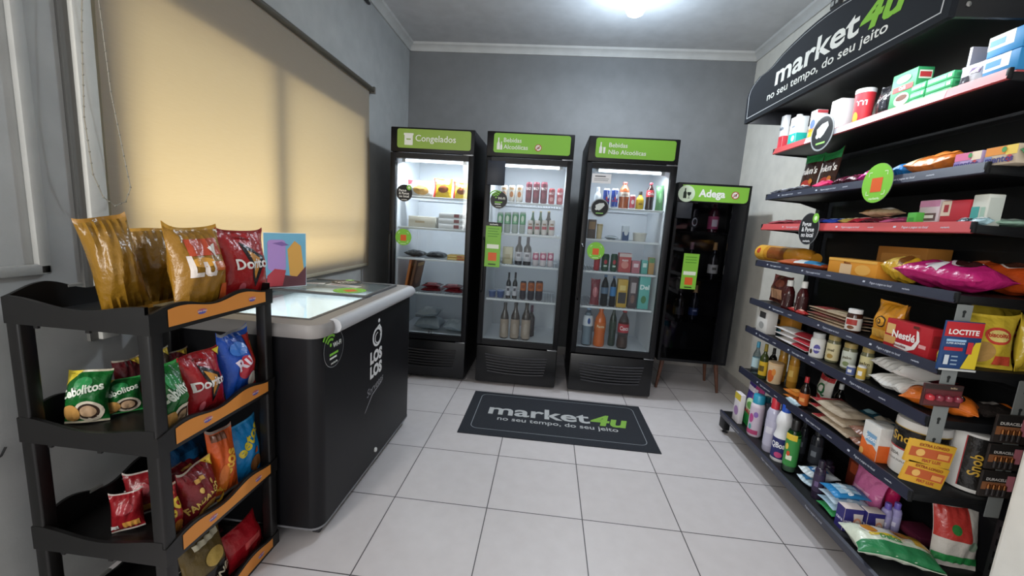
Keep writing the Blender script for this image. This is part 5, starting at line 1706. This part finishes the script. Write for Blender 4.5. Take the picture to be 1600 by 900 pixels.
# frozen goods
FP(0, 0, 'bread_pack', 'white bread pack with red tip beside the black round sticker in the frozen fridge', 'pack', 633, 674, 282, .08, '#d8d2c8', [('e', .15, .4, .65, .3, '#b58a4c'), ('r', -1, -.6, .75, 1, '#b8323c'), ('r', -.5, .5, .75, .9, '#e8e4dc')])
for i, (a, b, t_) in enumerate(((675, 705, 279), (706, 731, 285))):
    FP(0, 0, 'snack_pack', 'yellow frozen snack pack, ' + ('with red edge next to the white bread' if i == 0 else 'nearest the hinge side'), 'pack', a, b, t_, .06, '#d8b42c', [('r', -1, -.75, 0, 1, '#c0382c'), ('e', .1, .45, .6, .2, '#7a4020'), ('r', -.3, .7, .7, .85, '#e8dca0')], group='yellow frozen packs')
FB(0, 1, 'frozen_meal_box', 'plain cream frozen meal box beside the stack of three', 'box', 637, 681, 338, .12, '#d0ccc0', [('r', -.5, .2, .4, .6, '#b8a890')])
for i in range(3):
    x, w_, h, z = fspan(0, 1, 684, 727, 333, FROW)
    put(carton(w_ * .96, h / 3 - .002, .14, '#d3d4d6', [('r', .15, .55, .2, .85, '#7a3a3c'), ('r', .65, .9, .3, .6, '#b0b0b4')]).obj('frozen_meal_box'), 'white frozen meal box with dark red mark, ' + lev[i] + ' of the stack of three', 'box', (x, FROW + .07, z + h / 3 * i), 0, 'stack of white meal boxes')
for i, (a, b) in enumerate(((630, 661), (663, 695))):
    FL(0, 2, 'black_tray', 'black wrapped tray, ' + ('nearest the hinge free edge' if i == 0 else 'next to the yellow boxes'), 'tray', a, b, .055, .14, '#17171a', [('r', -.5, .5, .3, .6, '#3a3a40')], group='black wrapped trays')
for i in range(2):
    x, w_, h, z = fspan(0, 2, 698, 727, 392, FROW)
    put(carton(w_ * .96, .021, .13, '#c9a24a', [('r', .1, .9, .2, .8, '#b0522c'), ('r', -.9, 0, .3, .7, '#e0cc90')]).obj('yellow_box'), 'flat yellow frozen box, ' + ('lower' if i == 0 else 'upper') + ' of the two', 'box', (x, FROW + .065, z + .0215 * i), 0, 'flat yellow boxes')
for i in range(2):
    x = x_at(632 + 6 * i, 1.66, .722)
    put(carton(.022, .262, .24, ('#b5622c', '#6a4028')[i], [('r', -.8, .8, .1, .9, ('#c87a3c', '#7a5034')[i])], [('e', 0, .5, .7, .35, '#8a5a34'), ('r', -.7, .7, .8, .92, '#c8a060')]).obj('pizza_box'), 'flat frozen box standing on edge, ' + ('orange one against the fridge side' if i == 0 else 'brown one leaning on the orange'), 'box', (x + .012 + .008 * i, 1.76, .722), 0, 'frozen boxes on edge', ry=.17 + .02 * i).location.z += .003
for i, (a, b, l) in enumerate(((656, 690, 0), (692, 723, 0), (658, 688, .037), (690, 721, .037))):
    FL(0, 3, 'meat_pack', 'dark red frozen meat pack, ' + ('lower' if l == 0 else 'upper') + (' one beside the leaning boxes' if i % 2 == 0 else ' one by the hinge side'), 'pack', a, b, .036, .13, '#7a1f28', [('r', -.6, .5, .2, .6, '#b84a50'), ('r', -.8, .8, .7, .9, '#2a1216')], lift=l, group='dark red meat packs')
for i, (a, b, l, t_) in enumerate(((645, 687, 0, .11), (690, 724, 0, .10), (648, 682, .112, .085))):
    FL(0, 4, 'ice_bag', 'clear bag of ice, ' + ('lower one beside the freezer', 'lower one at the hinge side', 'upper one on top')[i], 'ice', a, b, t_, .22, '#aeb8bf', [('r', -.4, .4, .3, .6, '#c2cad0')], lift=l, group='bags of ice', fin='satin')

# alcoholic drinks
for i, (a, b) in enumerate(((781, 792), (793, 804), (805, 816))):
    FV(1, 0, 'beer_can', 'white and orange can, ' + ('farthest from', 'second from', 'next to')[i] + ' the tall maroon cans', 'can', 'can', a, b, 289, '#d6d0c6', 'satin', None, (.10, .88, '#d4cdc2'), [('e', 0, .45, .6, .22, '#b8702c'), ('r', -.7, .7, .8, .95, '#c8a070')], group='white and orange cans')
for i, (a, b) in enumerate(((820, 830), (831, 842), (843, 854))):
    FV(1, 0, 'energy_can', 'tall maroon can with white lettering, ' + ('first', 'second', 'third')[i] + ' of the row', 'can', 'can', a, b, 284, '#6a2a38', 'satin', None, (.08, .90, '#652838'), [('t', 'BALY', 0, .66, .15, '#e4dcdc'), ('r', -.6, .6, .2, .5, '#7d3a48')], group='tall maroon cans')
for i, (a, b) in enumerate(((856, 866), (869, 879))):
    FV(1, 0, 'energy_can', 'shorter pinkish red can with white lettering, ' + ('next to the maroon cans' if i == 0 else 'nearest the hinge'), 'can', 'can', a, b, 294, '#a04a50', 'satin', None, (.08, .90, '#9c4048'), [('t', 'BALY', 0, .64, .16, '#e8dcdc'), ('e', 0, .28, .7, .16, '#c89090')], group='shorter pinkish red cans')
for i, (a, b) in enumerate(((775, 785), (786, 797), (798, 809), (810, 820))):
    FV(1, 1, 'beer_can', 'green beer can with grey base, ' + ('first', 'second', 'third', 'fourth')[i] + ' from the door handle side', 'can', 'can', a, b, 331, '#9aa8a0', 'satin', None, (.42, .93, '#2f8a55'), [('e', 0, .5, .5, .3, '#cfe0d0'), ('r', -.5, .5, .1, .25, '#7ac090')], group='green beer cans')
for i, (a, b) in enumerate(((823, 832), (834, 843), (845, 854), (856, 866))):
    FV(1, 1, 'small_can', 'small white can with red band, ' + ('first', 'second', 'third', 'fourth')[i] + ' beside the green beer cans', 'can', 'can', a, b, 344, '#cfc8c4', 'satin', None, (.1, .88, '#cfc9c6'), [('r', -1, 1, .35, .6, '#a83440'), ('r', -.6, .6, .7, .85, '#8a6a50')], group='small white and red cans')
for i, (a, b, c) in enumerate(((826, 835, '#3a6a4a'), (838, 847, '#4a6a50'), (849, 861, '#3a3228'))):
    FV(1, 1, 'long_neck_bottle', ('green bottle behind the first small white can', 'green bottle behind the middle small white cans', 'dark brown bottle behind the small white cans')[i], 'bottle', 'beer', a, b, 330, c, 'gloss', '#b0a070', (.12, .42, '#8a9a80'), [], y=1.70)
for i, (a, b) in enumerate(((803, 815), (816, 829))):
    FV(1, 2, 'wine_bottle', 'dark wine bottle with pale label, ' + ('farther from' if i == 0 else 'next to') + ' the pink cans', 'bottle', 'wine', a, b, 368, '#17131a', 'gloss', '#2a1c30', (.14, .46, '#c8c8d0'), [('r', -.5, .5, .5, .8, '#5a5a66')], group='dark wine bottles')
for i, (a, b) in enumerate(((831, 841), (842, 853), (854, 864))):
    FV(1, 2, 'cocktail_can', 'pink and white can, ' + ('first', 'second', 'third')[i] + ' beside the dark wine bottles', 'can', 'can', a, b, 394, '#d4ccd0', 'satin', None, (.45, .92, '#b23a6a'), [('e', 0, .5, .6, .3, '#e0b8c8')], group='pink and white cans')
FB(1, 2, 'drink_box', 'pale yellow drink box behind the green door panel', 'box', 784, 800, 386, .08, '#c9bf9c', [('r', -.6, .6, .3, .6, '#a89a70')], y=1.62)
for i, (a, b) in enumerate(((789, 797), (799, 807))):
    FV(1, 3, 'wine_bottle', 'black bottle with white label on the lower shelf, ' + ('farther from' if i == 0 else 'next to') + ' the orange cans', 'bottle', 'wine', a, b, 426, '#141216', 'gloss', '#1a1518', (.12, .48, '#c4c4cc'), [('r', -.5, .5, .5, .8, '#4a4a52')], group='black bottles on the lower shelf')
for i, (a, b) in enumerate(((811, 821), (823, 834), (835, 847))):
    FV(1, 3, 'beer_can', 'dark can with orange top, ' + ('first', 'second', 'third')[i] + ' on the lower shelf', 'can', 'can', a, b, 440, '#2e2630', 'satin', None, (.5, .93, '#b0602c'), [('e', 0, .5, .6, .25, '#8a4420')], group='dark orange topped cans')
for i, (a, b) in enumerate(((762, 774), (775, 787))):
    FV(1, 3, 'cream_pot', 'small blue pot on the lower shelf, ' + ('by the door handle' if i == 0 else 'next to the black bottles'), 'pot', 'tub', a, b, 454, '#3a4f80', 'satin', '#8a9ac0', None, [], group='small blue pots')
for i, (a, b) in enumerate(((779, 793), (795, 810), (812, 827))):
    FV(1, 4, 'growler_bottle', 'big dark and beige bottle, ' + ('first', 'second', 'third')[i] + ' of three at the bottom of the drinks fridge', 'bottle', 'growler', a, b, 474, '#3a332f', 'gloss', '#1c1a1c', (.04, .55, '#a39384'), [('e', 0, .5, .5, .3, '#b0a294')], group='big beige growler bottles')
FV(1, 4, 'growler_bottle', 'dark tall bottle standing behind the third beige bottle', 'bottle', 'wine', 822, 834, 478, '#2a1f28', 'gloss', '#5a2a48', None, [], y=1.74)

# soft drinks
FV(2, 0, 'yogurt_bottle', 'white drink bottle under the paper note in the soft drink fridge', 'bottle', 'sauce', 927, 939, 292, '#d2d6da', 'satin', '#c8ccd4', None, [])
for i, (a, b) in enumerate(((941, 952), (954, 965))):
    FV(2, 0, 'energy_can', 'blue and silver energy drink can, ' + ('farther from' if i == 0 else 'next to') + ' the orange bottle', 'can', 'can', a, b, 294, '#b4b9c4', 'satin', None, (.08, .90, '#26408f'), [('p', [(-1, 0), (.1, 0), (.3, .5), (-1, .5)], '#b4b9c4'), ('p', [(1, 1), (-.1, 1), (.3, .5), (1, .5)], '#b4b9c4'), ('e', 0, .5, .25, .10, '#c23a40'), ('t', 'Red Bull', 0, .30, .10, '#c23a40')], group='blue and silver energy cans')
FV(2, 0, 'soda_bottle', 'orange brown soda bottle with red cap on the top shelf', 'bottle', 'pet', 966, 983, 284, '#9a5230', 'gloss', '#a83c34', (.45, .62, '#c4bcb0'), [('t', 'guaraná', 0, .3, .3, '#7a3a28')])
FV(2, 0, 'small_can', 'small red and white can between the orange and yellow bottles', 'can', 'can', 983, 992, 304, '#c8b8b8', 'satin', None, (.1, .88, '#b8505a'), [('e', 0, .5, .6, .2, '#e4d8d8')], y=1.60)
FV(2, 0, 'juice_bottle', 'yellow juice bottle with black cap', 'bottle', 'sauce', 993, 1006, 299, '#c9ae2e', 'satin', '#1f1d1a', (.15, .55, '#c8a82c'), [('r', -.5, .6, .3, .5, '#8a6a20')])
FV(2, 0, 'soda_bottle', 'dark cola bottle with red label on the top shelf', 'bottle', 'pet', 1008, 1021, 285, '#2a1513', 'gloss', '#b02a34', (.48, .72, '#b23a40'), [('t', 'Cola', 0, .3, .4, '#e4d4d4')])
FP(2, 0, 'leaf_bag', 'green bag at the hinge side of the top shelf', 'bag', 1024, 1036, 290, .05, '#5f9a62', [('e', 0, .5, .5, .2, '#8ac08a')])
FB(2, 1, 'dark_box', 'dark brown box behind the round mask sticker', 'box', 917, 930, 343, .08, '#4a3a30', [('r', -.8, .8, .5, .9, '#8a6a44')])
FV(2, 1, 'cream_tub', 'cream coloured pot beside the dark brown box', 'pot', 'tub', 931, 941, 350, '#c8b890', 'satin', '#b0a078', None, [])
FL(2, 1, 'clear_pack', 'flat clear wrapped pack on the second shelf', 'pack', 946, 967, .03, .1, '#9aa4aa', [('r', -.5, .5, .3, .6, '#c0c8cc')])
FB(2, 1, 'milk_box', 'small blue and white carton on the second shelf', 'carton', 971, 982, 353, .06, '#c4ccd6', [('r', -1, 1, 0, .6, '#39507a'), ('e', .1, .55, .6, .2, '#dfe4ea')])
FV(2, 1, 'cream_tub', 'shallow white round tub on the second shelf', 'tub', 'tub', 989, 1012, 364, '#cfccc2', 'satin', '#d8d6cc', None, [])
FV(2, 2, 'soda_can', 'red soda can behind the green disc sticker', 'can', 'can', 927, 937, 402, '#a82c34', 'satin', None, None, [])
for i, (a, b) in enumerate(((939, 951), (953, 964))):
    FV(2, 2, 'soda_can', 'dark green soda can, ' + ('farther from' if i == 0 else 'next to') + ' the red cartons', 'can', 'can', a, b, 397, '#1f4a34', 'satin', None, (.1, .9, '#1d4430'), [('e', 0, .55, .5, .16, '#b0343a'), ('r', -.5, .5, .2, .32, '#c0d0c4')], group='dark green soda cans')
FB(2, 2, 'juice_carton', 'tall red carton with pale top on the third shelf', 'carton', 965, 985, 396, .08, '#b84a48', [('r', -1, 1, .82, 1, '#d8c4c0'), ('e', 0, .4, .6, .2, '#d88a80'), ('t', 'suco', 0, .6, .12, '#f0e0dc')], y=1.62)
FB(2, 2, 'juice_carton', 'small pink carton beside the tall red one', 'carton', 986, 999, 408, .06, '#b06a74', [('r', -.6, .6, .5, .8, '#e0c8cc')])
FB(2, 2, 'juice_carton', 'teal carton on the third shelf', 'carton', 1001, 1011, 407, .06, '#5aa49a', [('r', -.6, .6, .5, .8, '#cfe4dc')])
FB(2, 2, 'juice_carton', 'orange and green carton at the hinge end of the third shelf', 'carton', 1012, 1021, 403, .06, '#b08a54', [('r', -1, 1, .7, 1, '#5a8a5a')])
FP(2, 3, 'snack_pack', 'dark red pack at the handle side of the fourth shelf', 'pack', 921, 936, 437, .05, '#7a2630', [('e', 0, .5, .6, .2, '#b86a70')])
FV(2, 3, 'water_bottle', 'dark clear bottle beside the dark red pack', 'bottle', 'pet', 937, 949, 430, '#3a4654', 'glass', '#4a6a8a', (.4, .6, '#5a7088'), [], liquid=(.03, .8, '#2e3844'))
FV(2, 3, 'water_bottle', 'blue labelled bottle next to the yellow carton', 'bottle', 'pet', 951, 961, 432, '#4a5866', 'glass', '#3a5a8a', (.35, .65, '#3a78b0'), [], liquid=(.03, .8, '#39485a'))
FB(2, 3, 'juice_carton', 'yellow and black carton on the fourth shelf', 'carton', 962, 978, 437, .07, '#c09a34', [('r', -.8, .8, .15, .55, '#2a2420'), ('r', -.6, .6, .62, .8, '#e0c878')])
FB(2, 3, 'juice_carton', 'dark brown carton beside the big teal one', 'carton', 980, 993, 434, .07, '#4a3a3c', [('r', -.6, .6, .5, .85, '#b0a4a4'), ('e', 0, .3, .5, .14, '#7a5a50')])
FB(2, 3, 'juice_carton', 'big teal carton at the hinge end of the fourth shelf', 'carton', 995, 1012, 432, .07, '#5fb0a8', [('t', 'Del', 0, .62, .14, '#e8f4f0'), ('e', 0, .3, .5, .12, '#3f7a4a')])
FV(2, 4, 'water_bottle', 'big clear water bottle with white and blue label', 'bottle', 'pet', 907, 925, 472, '#cfd8de', 'glass', '#8aa8c8', (.52, .78, '#d2d8de'), [('e', .1, .5, .3, .3, '#2a4a8a')], liquid=(.02, .85, '#b4bec6'))
FV(2, 4, 'soda_bottle', 'big orange soda bottle at the bottom of the soft drink fridge', 'bottle', 'pet', 926, 945, 473, '#d0641e', 'gloss', '#c85a20', (.44, .62, '#d06a24'), [('t', 'Fanta', 0, .35, .35, '#f0d8b0')])
FV(2, 4, 'soda_bottle', 'big dark green soda bottle behind the orange one', 'bottle', 'pet', 949, 961, 474, '#22342a', 'gloss', '#2a4a34', (.44, .66, '#2c4034'), [], y=1.66)
FV(2, 4, 'soda_bottle', 'big clear cola bottle with red label at the bottom', 'bottle', 'pet', 963, 981, 476, '#c4b8b4', 'glass', '#b02a34', (.42, .64, '#b5303c'), [('t', 'Coca', 0, .3, .45, '#f0e0e0')], liquid=(.02, .3, '#8a7a72'))

# wine in the black cabinet
WS = (1.375, .985, .62, .285)
for k, px, R, h, col, cap, lab, spec, text in (
        (0, 1115, .042, .29, '#3a1420', '#8a5a5c', (.10, .46, '#b04a70'), [('r', -.6, .6, .2, .75, '#dcd0d4')], 'rose wine bottle with pink and white label on the top shelf of the cabinet'),
        (0, 1084, .040, .29, '#141318', '#6a4a48', (.12, .42, '#1a1a1c'), [('e', 0, .5, .6, .4, '#b8bcc0'), ('e', 0, .5, .42, .28, '#1c1c20')], 'dark wine bottle with pale ring on its label beside the grey lock box'),
        (1, 1114, .039, .31, '#121014', '#b8905a', (.16, .40, '#c4c4bc'), [('r', -.5, .5, .4, .7, '#6a6a60')], 'dark wine bottle with gold foil and white label on the middle shelf'),
        (1, 1078, .039, .30, '#171216', '#8a6a74', (.16, .40, '#3a3a3c'), [], 'dark wine bottle with pinkish foil behind the green panel'),
        (2, 1084, .038, .30, '#10121a', '#c0a070', (.14, .36, '#24345a'), [('r', -.5, .5, .55, .75, '#9aa4c0')], 'dark wine bottle with cream foil and blue label on the lower shelf'),
        (2, 1062, .038, .28, '#131013', '#2a2226', (.14, .38, '#2c2628'), [], 'black wine bottle on the lower shelf beside the blue labelled one')):
    y = 1.86
    x = x_at(px, y, WS[k] + .12)
    put(bottle('wine_bottle', 'wine', R, h, col, 'gloss', cap, lab, spec), text, 'bottle', (x, y, WS[k]), 0)

# ------------------------------------------------------------------ snacks on the rack: they face the aisle (+x)
def RP(k, label, a, b, t, th, col, front=(), x=-.43, lean=.12, group=None, seed=None, sealcol='#c8bfae', rz=0.0, dz=0.0, roll_=0.0, back=None, wmul=1.0):
    z = TRAY_Z[k] + dz
    xc = -.408 if x > -.48 else x - .03
    y0, y1 = y_at(a, xc, z + .06), y_at(b, xc, z + .06)
    yc = (y0 + y1) / 2
    w_, h = (y1 - y0) * wmul, z_at(t, xc, yc) - z
    g = pouch(w_, h, th, col, front, seed or int(a + 100 * k), sealcol=sealcol, back=back, nu=20, nv=26)
    o = put(g.obj('snack_bag'), label, 'snack', (xc, yc, z), PI / 2 + rz, group, rx=-lean, ry=roll_)
    return fit_tray(o)


def fit_tray(o):
    R = o.rotation_euler.to_matrix()
    P = [R @ v.co for v in o.data.vertices]
    for i, lo, hi in ((0, -.757, -.350), (1, -.800, -.358 if o.location.z < 1 else -.30)):
        a, b = min(q[i] for q in P) + o.location[i], max(q[i] for q in P) + o.location[i]
        if b > hi:
            o.location[i] -= b - hi
        elif a < lo:
            o.location[i] += lo - a
    return o


def RQ(k, label, a, b, t, Y, th, col, front=(), rz=PI / 4, seed=1, sealcol='#c8bfae', lean=.12, tilt=0.0, wm=1.0):
    z = TRAY_Z[k]
    X = x_at((a + b) / 2, Y, z + .10)
    e = Vector((math.cos(rz), math.sin(rz), 0))
    c = Vector((X, Y, z + .1))
    w_ = (b - a) / (col_px(c + e * .05) - col_px(c - e * .05)) * .1 * wm
    h = z_at(t, X, Y) - z
    o = put(pouch(w_, h, th, col, front, seed, sealcol=sealcol, nu=20, nv=26).obj('snack_bag'), label, 'snack', (X, Y, z), rz, None, rx=-lean, ry=tilt)
    return fit_tray(o)


GOLD = '#84601c'
RQ(0, 'golden snack bag at the near end of the top tray', 160, 238, 343, -.70, .13, GOLD, [], rz=1.0, sealcol='#94691f', seed=3, tilt=-.15, wm=1.05)
RQ(0, 'golden snack bag squeezed second along the top tray', 226, 290, 360, -.55, .10, GOLD, [], rz=1.1, sealcol='#b98a34', seed=4, tilt=-.10, wm=1.15)
RP(0, 'golden crisps bag with red and white lettering third along the top tray', 276, 352, 356, .11, '#94691d', [('r', -.6, .7, .66, .86, '#b8482c'), ('e', -.25, .58, .40, .06, '#cf9436'), ('t', 'Lu', -.28, .42, .24, '#e4d8d0'), ('r', .1, .6, .47, .58, '#c86a34'), ('r', .55, .9, .08, .3, '#c85a2c'), ('p', [(.1, .75), (.5, .80), (.3, .62)], '#e8e2d8')], x=-.455, rz=-.12, sealcol='#b98a34', seed=5)
DOR = [('p', [(-.35, .84), (.55, .62), (.1, .18), (-.28, .60)], '#1c1517'), ('p', [(-.18, .72), (.35, .60), (.08, .30), (-.12, .55)], '#c98a3c'), ('t', 'Doritos', .02, .46, .14, '#ece6e2'), ('e', -.5, .2, .14, .07, '#c8606a'), ('p', [(-.5, .9), (-.2, .92), (.3, .86), (-.1, .88)], '#7a1a1a')]
RP(0, 'red tortilla chip bag with black arrowhead print at the far end of the top tray', 352, 417, 360, .09, '#a01d20', DOR, x=-.445, lean=.08, sealcol='#8a1a1c', seed=6)
CEB = [('p', [(-1, 1), (-.2, 1), (-1, .7)], '#d8c23c'), ('e', .0, .75, .4, .12, '#2f8a4c'), ('t', 'Cebolitos', 0, .55, .16, '#dfe8d8', .25), ('e', .3, .22, .62, .20, '#d8ccb8'), ('e', .3, .22, .46, .15, '#3a2a22'), ('e', .3, .22, .34, .11, '#b89878'), ('e', -.5, .2, .45, .16, '#c09050')]
RP(1, 'green onion snack bag beside the red chip bag on the second tray', 240, 292, 572, .10, '#175f28', CEB, x=-.43, sealcol='#2a8a40', seed=11)
RP(1, 'red tortilla chip bag with black arrowhead print on the second tray', 290, 349, 552, .09, '#a01d24', DOR + [('p', [(.7, .98), (1, .98), (1, .85)], '#d8c23c')], x=-.43, sealcol='#8a1a1c', seed=12)
RP(1, 'blue and red crisps bag with clear crumpled top on the second tray', 349, 398, 520, .10, '#1f4fb0', [('r', .45, 1, 0, .9, '#b8302c'), ('e', 0, .45, .5, .18, '#c23040'), ('t', 'Ru', -.05, .46, .18, '#e8dce8', .4), ('e', .5, .22, .3, .12, '#e0d8d0'), ('r', .75, 1, .3, .8, '#d0842c'), ('e', -.2, .75, .5, .1, '#3a74c8')], x=-.43, sealcol='#8a8c90', seed=13)
RQ(1, 'green onion snack bag with round face print at the near corner of the second tray', 66, 140, 582, -.72, .08, '#175f28', CEB, rz=.45, sealcol='#c0b8a0', seed=14, lean=.3)
RQ(1, 'green onion snack bag slumped behind the near post of the second tray', 152, 222, 596, -.65, .06, '#165a26', CEB, rz=.8, sealcol='#2a8a40', seed=15, lean=.35)
for i, (a, b, t_, c, lab) in enumerate(((186, 224, 562, '#5a161c', 'dark red snack bag at the back of the second tray'), (232, 268, 548, '#4a3a28', 'brown snack bag with silver top at the back of the second tray'), (268, 312, 545, '#5f1a20', 'dark red snack bag with yellow corner at the back of the second tray'))):
    RP(1, lab, a, b, t_, .05, c, [('p', [(.2, .98), (.9, .98), (.9, .8)], '#d0b040')], x=-.66, sealcol='#b0a898', seed=20 + i, rz=-.2)
FAN = [('t', 'FANDANGOS', 0, .38, .13, '#d8b860', .35), ('e', .2, .16, .6, .14, '#b0803c'), ('p', [(.5, 1), (1, 1), (1, .8)], '#d8b63c'), ('r', -.5, .1, .75, .82, '#c09048'), ('e', -.4, .62, .12, .05, '#d8b060'), ('e', .3, .66, .1, .05, '#d8b060')]
RP(2, 'red snack bag with yellow letters go beside the near post of the third tray', 254, 284, 765, .07, '#8a1b20', [('t', 'go', .0, .60, .26, '#d8b63c'), ('e', 0, .22, .6, .18, '#a8682c'), ('p', [(-.6, .8), (.6, .85), (.5, .92), (-.5, .9)], '#b8482c')], x=-.42, sealcol='#a09080', seed=31)
RP(2, 'maroon corn snack bag with gold lettering in the middle of the third tray', 284, 338, 730, .10, '#6f1a20', FAN, x=-.43, sealcol='#b0a898', seed=32)
RP(2, 'maroon corn snack bag with yellow corner behind the front one on the third tray', 256, 316, 720, .09, '#681820', FAN, x=-.57, sealcol='#b0a898', seed=33)
RP(2, 'orange cheese puff bag on the third tray', 337, 368, 678, .07, '#c4521c', [('t', 'Cheetos', .15, .30, .16, '#e8b03c', 1.25), ('e', -.3, .3, .4, .2, '#d8742c'), ('r', -.8, .4, .85, .95, '#7a4a34')], x=-.43, sealcol='#8a7a70', seed=34, rz=-.35)
RP(2, 'bright blue cheese snack bag at the far end of the third tray', 368, 408, 660, .06, '#1c7fc0', [('t', 'eetos', .2, .60, .2, '#e0cc3c', .6), ('e', .3, .22, .45, .14, '#8a5a34'), ('r', .2, .5, .4, .5, '#c05a2c')], x=-.43, sealcol='#3f94c8', seed=35)
RP(2, 'dark blue snack bag at the back of the third tray', 298, 366, 662, .09, '#123f66', [('r', -.4, .5, .4, .7, '#1d5a8a')], x=-.60, sealcol='#2a5a80', seed=36)
for i, (a, b, t_, Y, lab) in enumerate(((196, 256, 744, -.66, 'dark red snack bag behind the near post of the third tray'), (170, 226, 778, -.73, 'dark red snack bag leaning at the near end of the third tray'), (180, 236, 745, -.56, 'dark red snack bag at the back of the third tray near the wall'))):
    RQ(2, lab, a, b, t_, Y, .06, ('#7a181e', '#84191f', '#5f151a')[i], [('r', -.2, .8, .1, .25, '#c08a40'), ('e', 0, .6, .5, .15, '#98343a'), ('r', -1, -.5, .1, .2, '#d8d4d0')], rz=.6, sealcol='#a8a098', seed=40 + i, lean=.3, tilt=-.1)
RP(3, 'gold and black peanut bag at the front of the lowest tray', 300, 362, 838, .07, '#5a4a28', [('r', -1, 1, 0, .45, '#191614'), ('t', 'JAPONÊS', .1, .16, .12, '#d8ccb0', .3), ('e', .2, .6, .5, .12, '#b0924a'), ('r', -.5, .8, .85, .93, '#c8c0a8')], x=-.43, sealcol='#c4c0b4', seed=51, lean=.22)
RP(3, 'dark silver peanut bag behind the gold one on the lowest tray', 276, 334, 842, .07, '#2a2622', [('r', -.5, .6, .6, .8, '#8a7a48'), ('e', 0, .3, .5, .12, '#5a4a30')], x=-.56, sealcol='#b8b4aa', seed=52, lean=.25)
RP(3, 'red snack bag lying at the far end of the lowest tray', 366, 420, 812, .07, '#a81824', [('r', -.3, .6, .3, .5, '#d85a5a')], x=-.46, sealcol='#8a141c', seed=53, lean=.3)
RP(3, 'dark wine coloured snack bag at the back of the lowest tray far end', 380, 424, 826, .06, '#4a1420', [('r', -.4, .5, .3, .5, '#7a3040')], x=-.60, sealcol='#6a2a34', seed=54, lean=.2)

# ------------------------------------------------------------------ what lies on the chest freezer
pc = thing('promo_card', 'upright promo card with purple ice lolly picture standing on the freezer by the window', 'card', (-.742, .31, .9275), math.radians(54))
g = G()
g.box(-.105, .105, -.003, .003, 0, .29, M('#d8dce0', 'card'))
S0_ = faceY(-.003)
S = lambda a, b, o: S0_(a * .92, b * .92, o)
g.grid(S, -.112, .112, .003, .312, M('#6fa9c4', 'card'), .0005)
g.poly(S, [(.01, .22), (.05, .27), (.085, .24), (.1, .10), (.06, .05), (.02, .07)], M('#d09a4c', 'card'), .001)
g.poly(S, [(-.11, .003), (.11, .003), (.112, .12), (.06, .06), (.0, .07), (-.06, .09), (-.112, .05)], M('#5a2f38', 'card'), .0012)
g.poly(S, rrect(-.095, .0, .10, .275, .02), M('#a884c0', 'card'), .0016)
g.poly(S, [(-.07, .255), (-.02, .265), (.02, .245), (-.02, .24)], M('#7a5a98', 'card'), .002)
g.poly(S, [(-.1, .01), (-.02, .01), (.0, .1), (-.06, .11), (-.1, .07)], M('#b03a44', 'card'), .002)
g.obj('picture_card', pc)
g = G()
g.box(-.09, .09, .0035, .045, -.002, .003, M('#c9cdd0', 'card'))
g.obj('stand', pc)
for kind, x, y, r, z, lab in (('scan', -.41, .36, .085, .9237, 'green round sticker lying flat on the freezer glass'), ('pegue', -.56, .615, .085, .9237, 'dark round sticker lying flat on the freezer glass near the fridges')):
    g = G()
    S = faceZ(.0)
    g.prism([(r * math.cos(t * PI / 18), r * math.sin(t * PI / 18)) for t in range(36)], -.0008, 0, M('#4a4c50', 'satin'), 'z')
    disc_print(g, S, r, kind, .0004)
    put(g.obj('round_sticker'), lab, 'sticker', (x, y, z + .0015), .9)
for x, y, w_, d_, rz, lab in ((-.70, .50, .12, .05, .3, 'small white price slip on the freezer glass by the wall'), (-.52, .50, .20, .06, -.1, 'pale printed price slip on the freezer glass')):
    g = G()
    g.box(-w_ / 2, w_ / 2, -d_ / 2, d_ / 2, 0, .0008, M('#c9c6c2', 'paper'))
    g.grid(faceZ(.0008), -w_ * .4, w_ * .2, -.004, .008, M('#8a5a5c', 'paper'), .0004)
    g.grid(faceZ(.0008), -w_ * .4, w_ * .4, -d_ * .35, -d_ * .25, M('#6a6668', 'paper'), .0004)
    put(g.obj('price_slip'), lab, 'paper', (x, y, .9238), rz)
FZ = ((-.63, -.07, '#b8c4d4'), (-.41, -.08, '#c8ccd4'), (-.64, .19, '#a9b8c8'), (-.42, .185, '#d0ccc4'), (-.52, .50, '#c2b8a8'))
for i, (x, y, c) in enumerate(FZ):
    put(pouch(.19, .24, .10, c, [('r', -.6, .6, .3, .6, '#e4e6ea')], 70 + i, lie=True, fin='satin').obj('ice_cream_pack'), 'pale ice cream pack inside the chest freezer, ' + ('at the rack end by the wall', 'at the rack end by the aisle', 'in the middle by the wall', 'in the middle by the aisle', 'at the fridge end')[i], 'ice cream', (x, y, .45), .1 * i)
